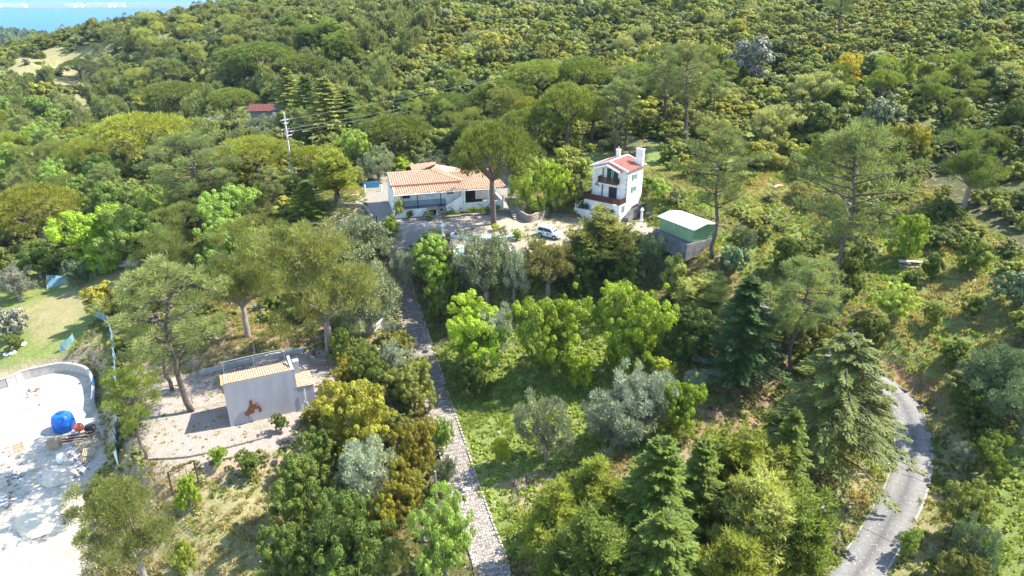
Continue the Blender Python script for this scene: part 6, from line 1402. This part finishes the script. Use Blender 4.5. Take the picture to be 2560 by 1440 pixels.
# ============================================================ quarry yard
yz = CAMH-47.5
WALLC = mat('block_wall', (.36,.345,.33), .9, noise_scale=1.5, amt=.15)
WP = [at_drop(px, py, 47.5) for px, py in ((-60,985),(20,968),(60,950),(100,940),(150,930),(175,930),(205,935),(225,945),(237,970),(240,1000),(238,1020))]
e = empty('retaining_wall', (WP[1][0], WP[1][1], yz), 0, 'curved concrete retaining wall at the back of the white yard', 'wall'); o0 = Vector((WP[1][0], WP[1][1], yz))
pp_ = spline([tuple(p) for p in WP], 1.3)
for a, b in zip(pp_[:-1], pp_[1:]):
    a, b = Vector(a), Vector(b); m_ = (a+b)/2-o0; d = b-a; MB().rbox((0,0,0), (d.length*.985, .25, 1.5), 0).build('panel', WALLC, e, loc=(m_.x, m_.y, .55), rz=math.atan2(d.y, d.x)); MB().rbox((0,0,0), (d.length*1.01, .34, .12), 0).build('coping', WALLC, e, loc=(m_.x, m_.y, 1.35), rz=math.atan2(d.y, d.x))
g_ = at_drop(163,1072,47.5); tk = empty('water_tank', (g_[0], g_[1], yz), .4, 'big bright blue round plastic water tank in the white yard', 'tank'); BL = mat('tank_blue', (.01,.13,.50), .55, spec=.35, noise_scale=2, amt=.15)
MB().lathe([(1.0,0),(1.12,.15),(1.16,.9),(1.18,.95),(1.16,1.0),(1.12,1.5),(1.0,1.85),(.7,2.1),(.35,2.2)], 32).build('body', BL, tk, smooth=True); MB().lathe([(.34,2.16),(.34,2.32),(.2,2.36)], 16).build('lid', mat('tank_lid', (.01,.08,.3), .4), tk)
for k in range(8): MB().tube([(1.17*math.cos(k*.785), 1.17*math.sin(k*.785), .1), (1.19*math.cos(k*.785), 1.19*math.sin(k*.785), 1.2)], .035, 4).build('rib', BL, tk)
PLb = MB().box(-.6,.6,-.05,.05,0,.09).mesh('board', WOODP); PLd = MB().box(-.05,.05,-.5,.5,.0,.022).mesh('deck_board', WOODP)
def pallet(loc, rot, lab, n=1):
    e = empty('pallet', loc, rot[2], lab, 'pallet', 'wooden pallets in the yard'); e.rotation_euler = rot
    for y_ in (-.45, 0, .45): q = bpy.data.objects.new('bearer', PLb); COL.objects.link(q); q.parent = e; q.location = (0, y_, .02)
    for k in range(7): q = bpy.data.objects.new('deck_board', PLd); COL.objects.link(q); q.parent = e; q.location = (-.54+k*.18, 0, .112)
for k in range(7):
    g_ = at_drop(138,1118,47.5); pallet((g_[0]+rnd.uniform(-.05,.05), g_[1]+rnd.uniform(-.05,.05), yz+k*.145), (0,0,.3+rnd.uniform(-.04,.04)), '%s pallet of the tall stack left of the scattered pallets' % ['lowest','second lowest','third','middle','fifth','sixth','topmost'][k])
for k, (px, py, z, rx, ry, rz) in enumerate(((225,1140,.5,.35,.1,.3),(205,1125,.35,.2,-.4,.9),(222,1110,.3,.3,.1,.25),(195,1112,.2,-.1,.3,1.2),(235,1120,.6,.5,0,.6),(215,1150,.1,.1,.1,.4))):
    g_ = at_drop(px, py, 47.5); pallet((g_[0], g_[1], yz+z), (rx,ry,rz), ['front slatted pallet leaning on the heap','tilted pallet in the left of the heap','rear pallet lying on the heap','pallet half buried at the left of the heap','steep pallet at the right of the heap','lowest pallet of the heap beside the bulk bag'][k])
for k in range(9):
    g_ = at_drop(172+k*5, 1104-k*2, 47.5); tag(MB().rbox((0,0,.08+.05*(k%3)), (3.2,.14,.08), .32+rnd.uniform(-.1,.1)).build('plank', WOODP if k % 2 else BROWN, loc=(g_[0], g_[1], yz)), 'weathered plank in the loose stack behind the pallets', 'plank', 'planks behind the pallets')
def lump(name, px, py, d, r, sz, mt, lab, cat, rz=0, group=None):
    g_ = at_drop(px, py, d) if d else G(px, py); bm = bmesh.new(); bmesh.ops.create_icosphere(bm, subdivisions=3, radius=r)
    for v_ in bm.verts:
        v_.co *= 1+noise.noise(v_.co*1.5+Vector((px,py,0))*.1)*.25; v_.co.z *= sz
    m_ = bpy.data.meshes.new(name); bm.to_mesh(m_); bm.free(); m_.materials.append(mt); m_.polygons.foreach_set('use_smooth', [True]*len(m_.polygons)); o = bpy.data.objects.new(name, m_); COL.objects.link(o); o.location = (g_[0], g_[1], (g_[2] if d is None else CAMH-d)); o.rotation_euler = (0,0,rz); return tag(o, lab, cat, group)
SAND = mat('sand', (.66,.56,.40), .95, noise_scale=3, amt=.15)
lump('sand_heap', 130, 1290, 47.5, 3.0, .22, SAND, 'wide low heap of yellow sand in the lower part of the yard', 'heap'); lump('sand_heap', 150, 1190, 47.5, 1.8, .28, SAND, 'small heap of pale sand below the bulk bag', 'heap')
g_ = at_drop(156,1155,47.5); bb = empty('bulk_bag', (g_[0], g_[1], yz), .3, 'standing white bulk bag left of the pallet heap', 'bag'); MB().lathe([(.42,0),(.5,.3),(.46,.8),(.36,1.0)], 10).build('bag', mat('bulk_bag', (.74,.72,.66), .8), bb, smooth=True)
for s in (-1,1): MB().tube([(s*.3,0,.95),(s*.25,0,1.25),(s*.1,0,1.0)], .03, 4).build('loop', WHITE2, bb)
g_ = at_drop(208,1085,47.5); cmx = empty('concrete_mixer', (g_[0], g_[1], yz), .5, 'orange drum concrete mixer in the shade right of the blue tank', 'mixer')
dm = MB().lathe([(.25,-.45),(.5,-.15),(.52,.15),(.3,.55)], 14).build('drum', mat('mixer_orange', (.5,.12,.06), .5), cmx, smooth=True, loc=(-.2,0,1.0)); dm.rotation_euler = (0,-1.0,0)
for q in ((-.5,-.4),(-.5,.4),(.6,-.35),(.6,.35)): MB().tube([(q[0],q[1],0),(0,0,.9)], .04, 5).build('leg', BLUEG, cmx)
MB().box(.35,.9,-.25,.25,.5,.95).build('motor', DKMET, cmx)
RUB = mat('rubble_grey', (.50,.50,.52), .9, noise_scale=4, amt=.4)
mb = MB()
for (cx_, cy_, s_, n) in ((40,1190,30,60),(15,1250,18,40),(200,1165,20,80),(70,990,30,12),(190,1130,18,50),(20,1130,14,18)):
    for k in range(n):
        g_ = at_drop(cx_+rnd.gauss(0,s_*.5), cy_+rnd.gauss(0,s_*.45), 47.5); s = rnd.uniform(.08,.3); mb.rbox((g_[0], g_[1], yz+s*.3), (s*rnd.uniform(.8,2.2), s, s*rnd.uniform(.4,.9)), rnd.uniform(0,3), rnd.randrange(3))
tag(mb.build('building_rubble', [RUB, mat('rubble_white', (.7,.68,.64), .9), mat('rubble_brown', (.25,.17,.12), .9)]), 'loose heaps of broken blocks and building rubble in the yard', 'rubble', kind='stuff')
for k, (px, py, ln, lab) in enumerate(((88,1000,2.6,'long thin beam lying in the back of the yard'), (40,1012,2.0,'short pair of bars lying at the left of the yard'), (95,1018,2.4,'pale batten lying in front of the long beam'), (20,1262,2.6,'beam edge of the blocks at the left frame edge'))):
    g_ = at_drop(px, py, 47.5); tag(MB().box(-ln/2,ln/2,-.07,.07,0,.12).build('beam', METAL, loc=(g_[0], g_[1], yz), rz=.5), lab, 'beam')
for (px, py, c_, lab) in ((92,978,(.45,.16,.08),'small orange bucket near the back wall of the yard'), (240,978,(.05,.35,.7),'small bright blue box at the end of the retaining wall'), (74,980,(.2,.2,.2),'grey bucket near the orange one')):
    g_ = at_drop(px, py, 47.5); tag(MB().lathe([(.16,0),(.2,.35),(.17,.35),(.14,.05)], 10).build('bucket', mat('bucket_%d' % px, c_, .5), loc=(g_[0], g_[1], yz if px < 200 else yz+1.2)), lab, 'bucket')
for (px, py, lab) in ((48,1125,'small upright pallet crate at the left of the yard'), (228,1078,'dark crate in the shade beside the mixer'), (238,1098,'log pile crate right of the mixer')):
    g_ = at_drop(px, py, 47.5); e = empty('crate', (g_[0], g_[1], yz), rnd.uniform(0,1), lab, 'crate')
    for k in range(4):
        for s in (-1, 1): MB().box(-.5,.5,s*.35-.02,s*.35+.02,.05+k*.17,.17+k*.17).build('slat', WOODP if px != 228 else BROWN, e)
    for sx in (-.48,.48):
        for s in (-1,1): MB().box(sx-.04,sx+.04,s*.32-.04,s*.32+.04,0,.72).build('corner_post', WOODP, e)
# ============================================================ far shore and far wooded hill
hx = np.linspace(-1500, -250, 60); hy = np.linspace(900, 2000, 30); HX, HY = np.meshgrid(hx, hy)
HZ = SEA-3+ (86*np.exp(-((HX+1150)/420)**2-((HY-1300)/330)**2)+np.array([[noise.noise(Vector((a*.01, b*.01, 2)))*10 for a, b in zip(ra, rb)] for ra, rb in zip(HX, HY)])*np.exp(-((HX+1150)/500)**2-((HY-1300)/400)**2))
vs = np.stack((HX, HY, HZ), -1).reshape(-1, 3); nxx = len(hx)
far = MB().add(vs, [(i*nxx+k, i*nxx+k+1, (i+1)*nxx+k+1, (i+1)*nxx+k) for i in range(len(hy)-1) for k in range(nxx-1)]).build('far_hill', mat('far_hill', (.06,.07,.045), .95, noise_scale=.02, amt=.3), smooth=True); tag(far, kind='structure')
nT = 2600; tx = RNG.uniform(-1500, -300, nT*2); ty = RNG.uniform(950, 1900, nT*2); 
tz = SEA-3+86*np.exp(-((tx+1150)/420)**2-((ty-1300)/330)**2); k = tz > SEA+6; tx, ty, tz = tx[k][:nT], ty[k][:nT], tz[k][:nT]; n = len(tx)
rr = np.zeros((n,3)); rr[:,2] = RNG.uniform(0,6.28,n); s_ = RNG.uniform(3.5, 6, n)
gn_scatter('far_forest', np.stack((tx, ty, tz), -1), rr, np.stack((s_*.8, s_*.8, s_*1.3), -1), RNG.integers(0, 2, n), [(fs[0] if False else PROTO['far_shrub'][0][0], LM['mpine_g']), (PROTO['far_shrub'][1][0], LM['spine_d'])], 'wooded far hill in front of the water')
shr = [(-6200,5400),(-4200,5150),(-2600,5000),(-1200,5200),(300,5600),(900,7200),(-2500,6600),(-6500,7500)]
tag(MB().prism(shr, SEA-2, SEA+1.5).build('far_shore', mat('far_sand', (.05,.09,.11), .95, noise_scale=.002, amt=.4, second=(.10,.13,.14)), ), kind='structure')
tag(MB().prism([(-7000,9200),(-3500,8800),(-800,8700),(1500,9500),(1000,12000),(-7000,12000)], SEA-2, SEA+3).build('far_land', MATS['far_sand']), kind='structure')
WBLD = mat('far_white_wall', (.80,.79,.76), .8); WROOF = mat('far_roof', (.55,.50,.46), .8)
for k in range(34):
    if k < 16: px = 2+k*6+rnd.uniform(-2,2); D_ = 5300; 
    else: px = 195+(k-16)*6.5; D_ = 5350
    x = (px-1280)/FPX*D_*.955; y_ = D_+rnd.uniform(0, 130); w_ = rnd.uniform(30, 95); h_ = rnd.uniform(10, 28); d_ = 20
    e = empty('shore_building', (x, y_, SEA+1.5), rnd.uniform(-.2,.2), 'white building in the row along the far shore', 'building', 'white buildings on the far shore'); MB().box(-w_/2,w_/2,-d_/2,d_/2,-1,h_).build('wall', WBLD, e); MB().box(-w_/2-.5,w_/2+.5,-d_/2-.5,d_/2+.5,h_,h_+1).build('roof', WROOF, e)
# air
SKYT = 0
hz_ = MB().box(-9000, 5000, -60, 13000, SEA-4, CAMH+25).build('haze', bpy.data.materials.new('haze')); m_ = hz_.data.materials[0]; m_.use_nodes = True; t = m_.node_tree; t.nodes.remove(t.nodes['Principled BSDF'])
pv = t.nodes.new('ShaderNodeVolumePrincipled'); pv.inputs['Color'].default_value = (.50,.70,1,1); pv.inputs['Density'].default_value = .00006; pv.inputs['Anisotropy'].default_value = 0.0; t.links.new(pv.outputs[0], t.nodes['Material Output'].inputs['Volume']); tag(hz_, 'thin blue haze filling the air over valley and water', 'haze', kind='stuff')
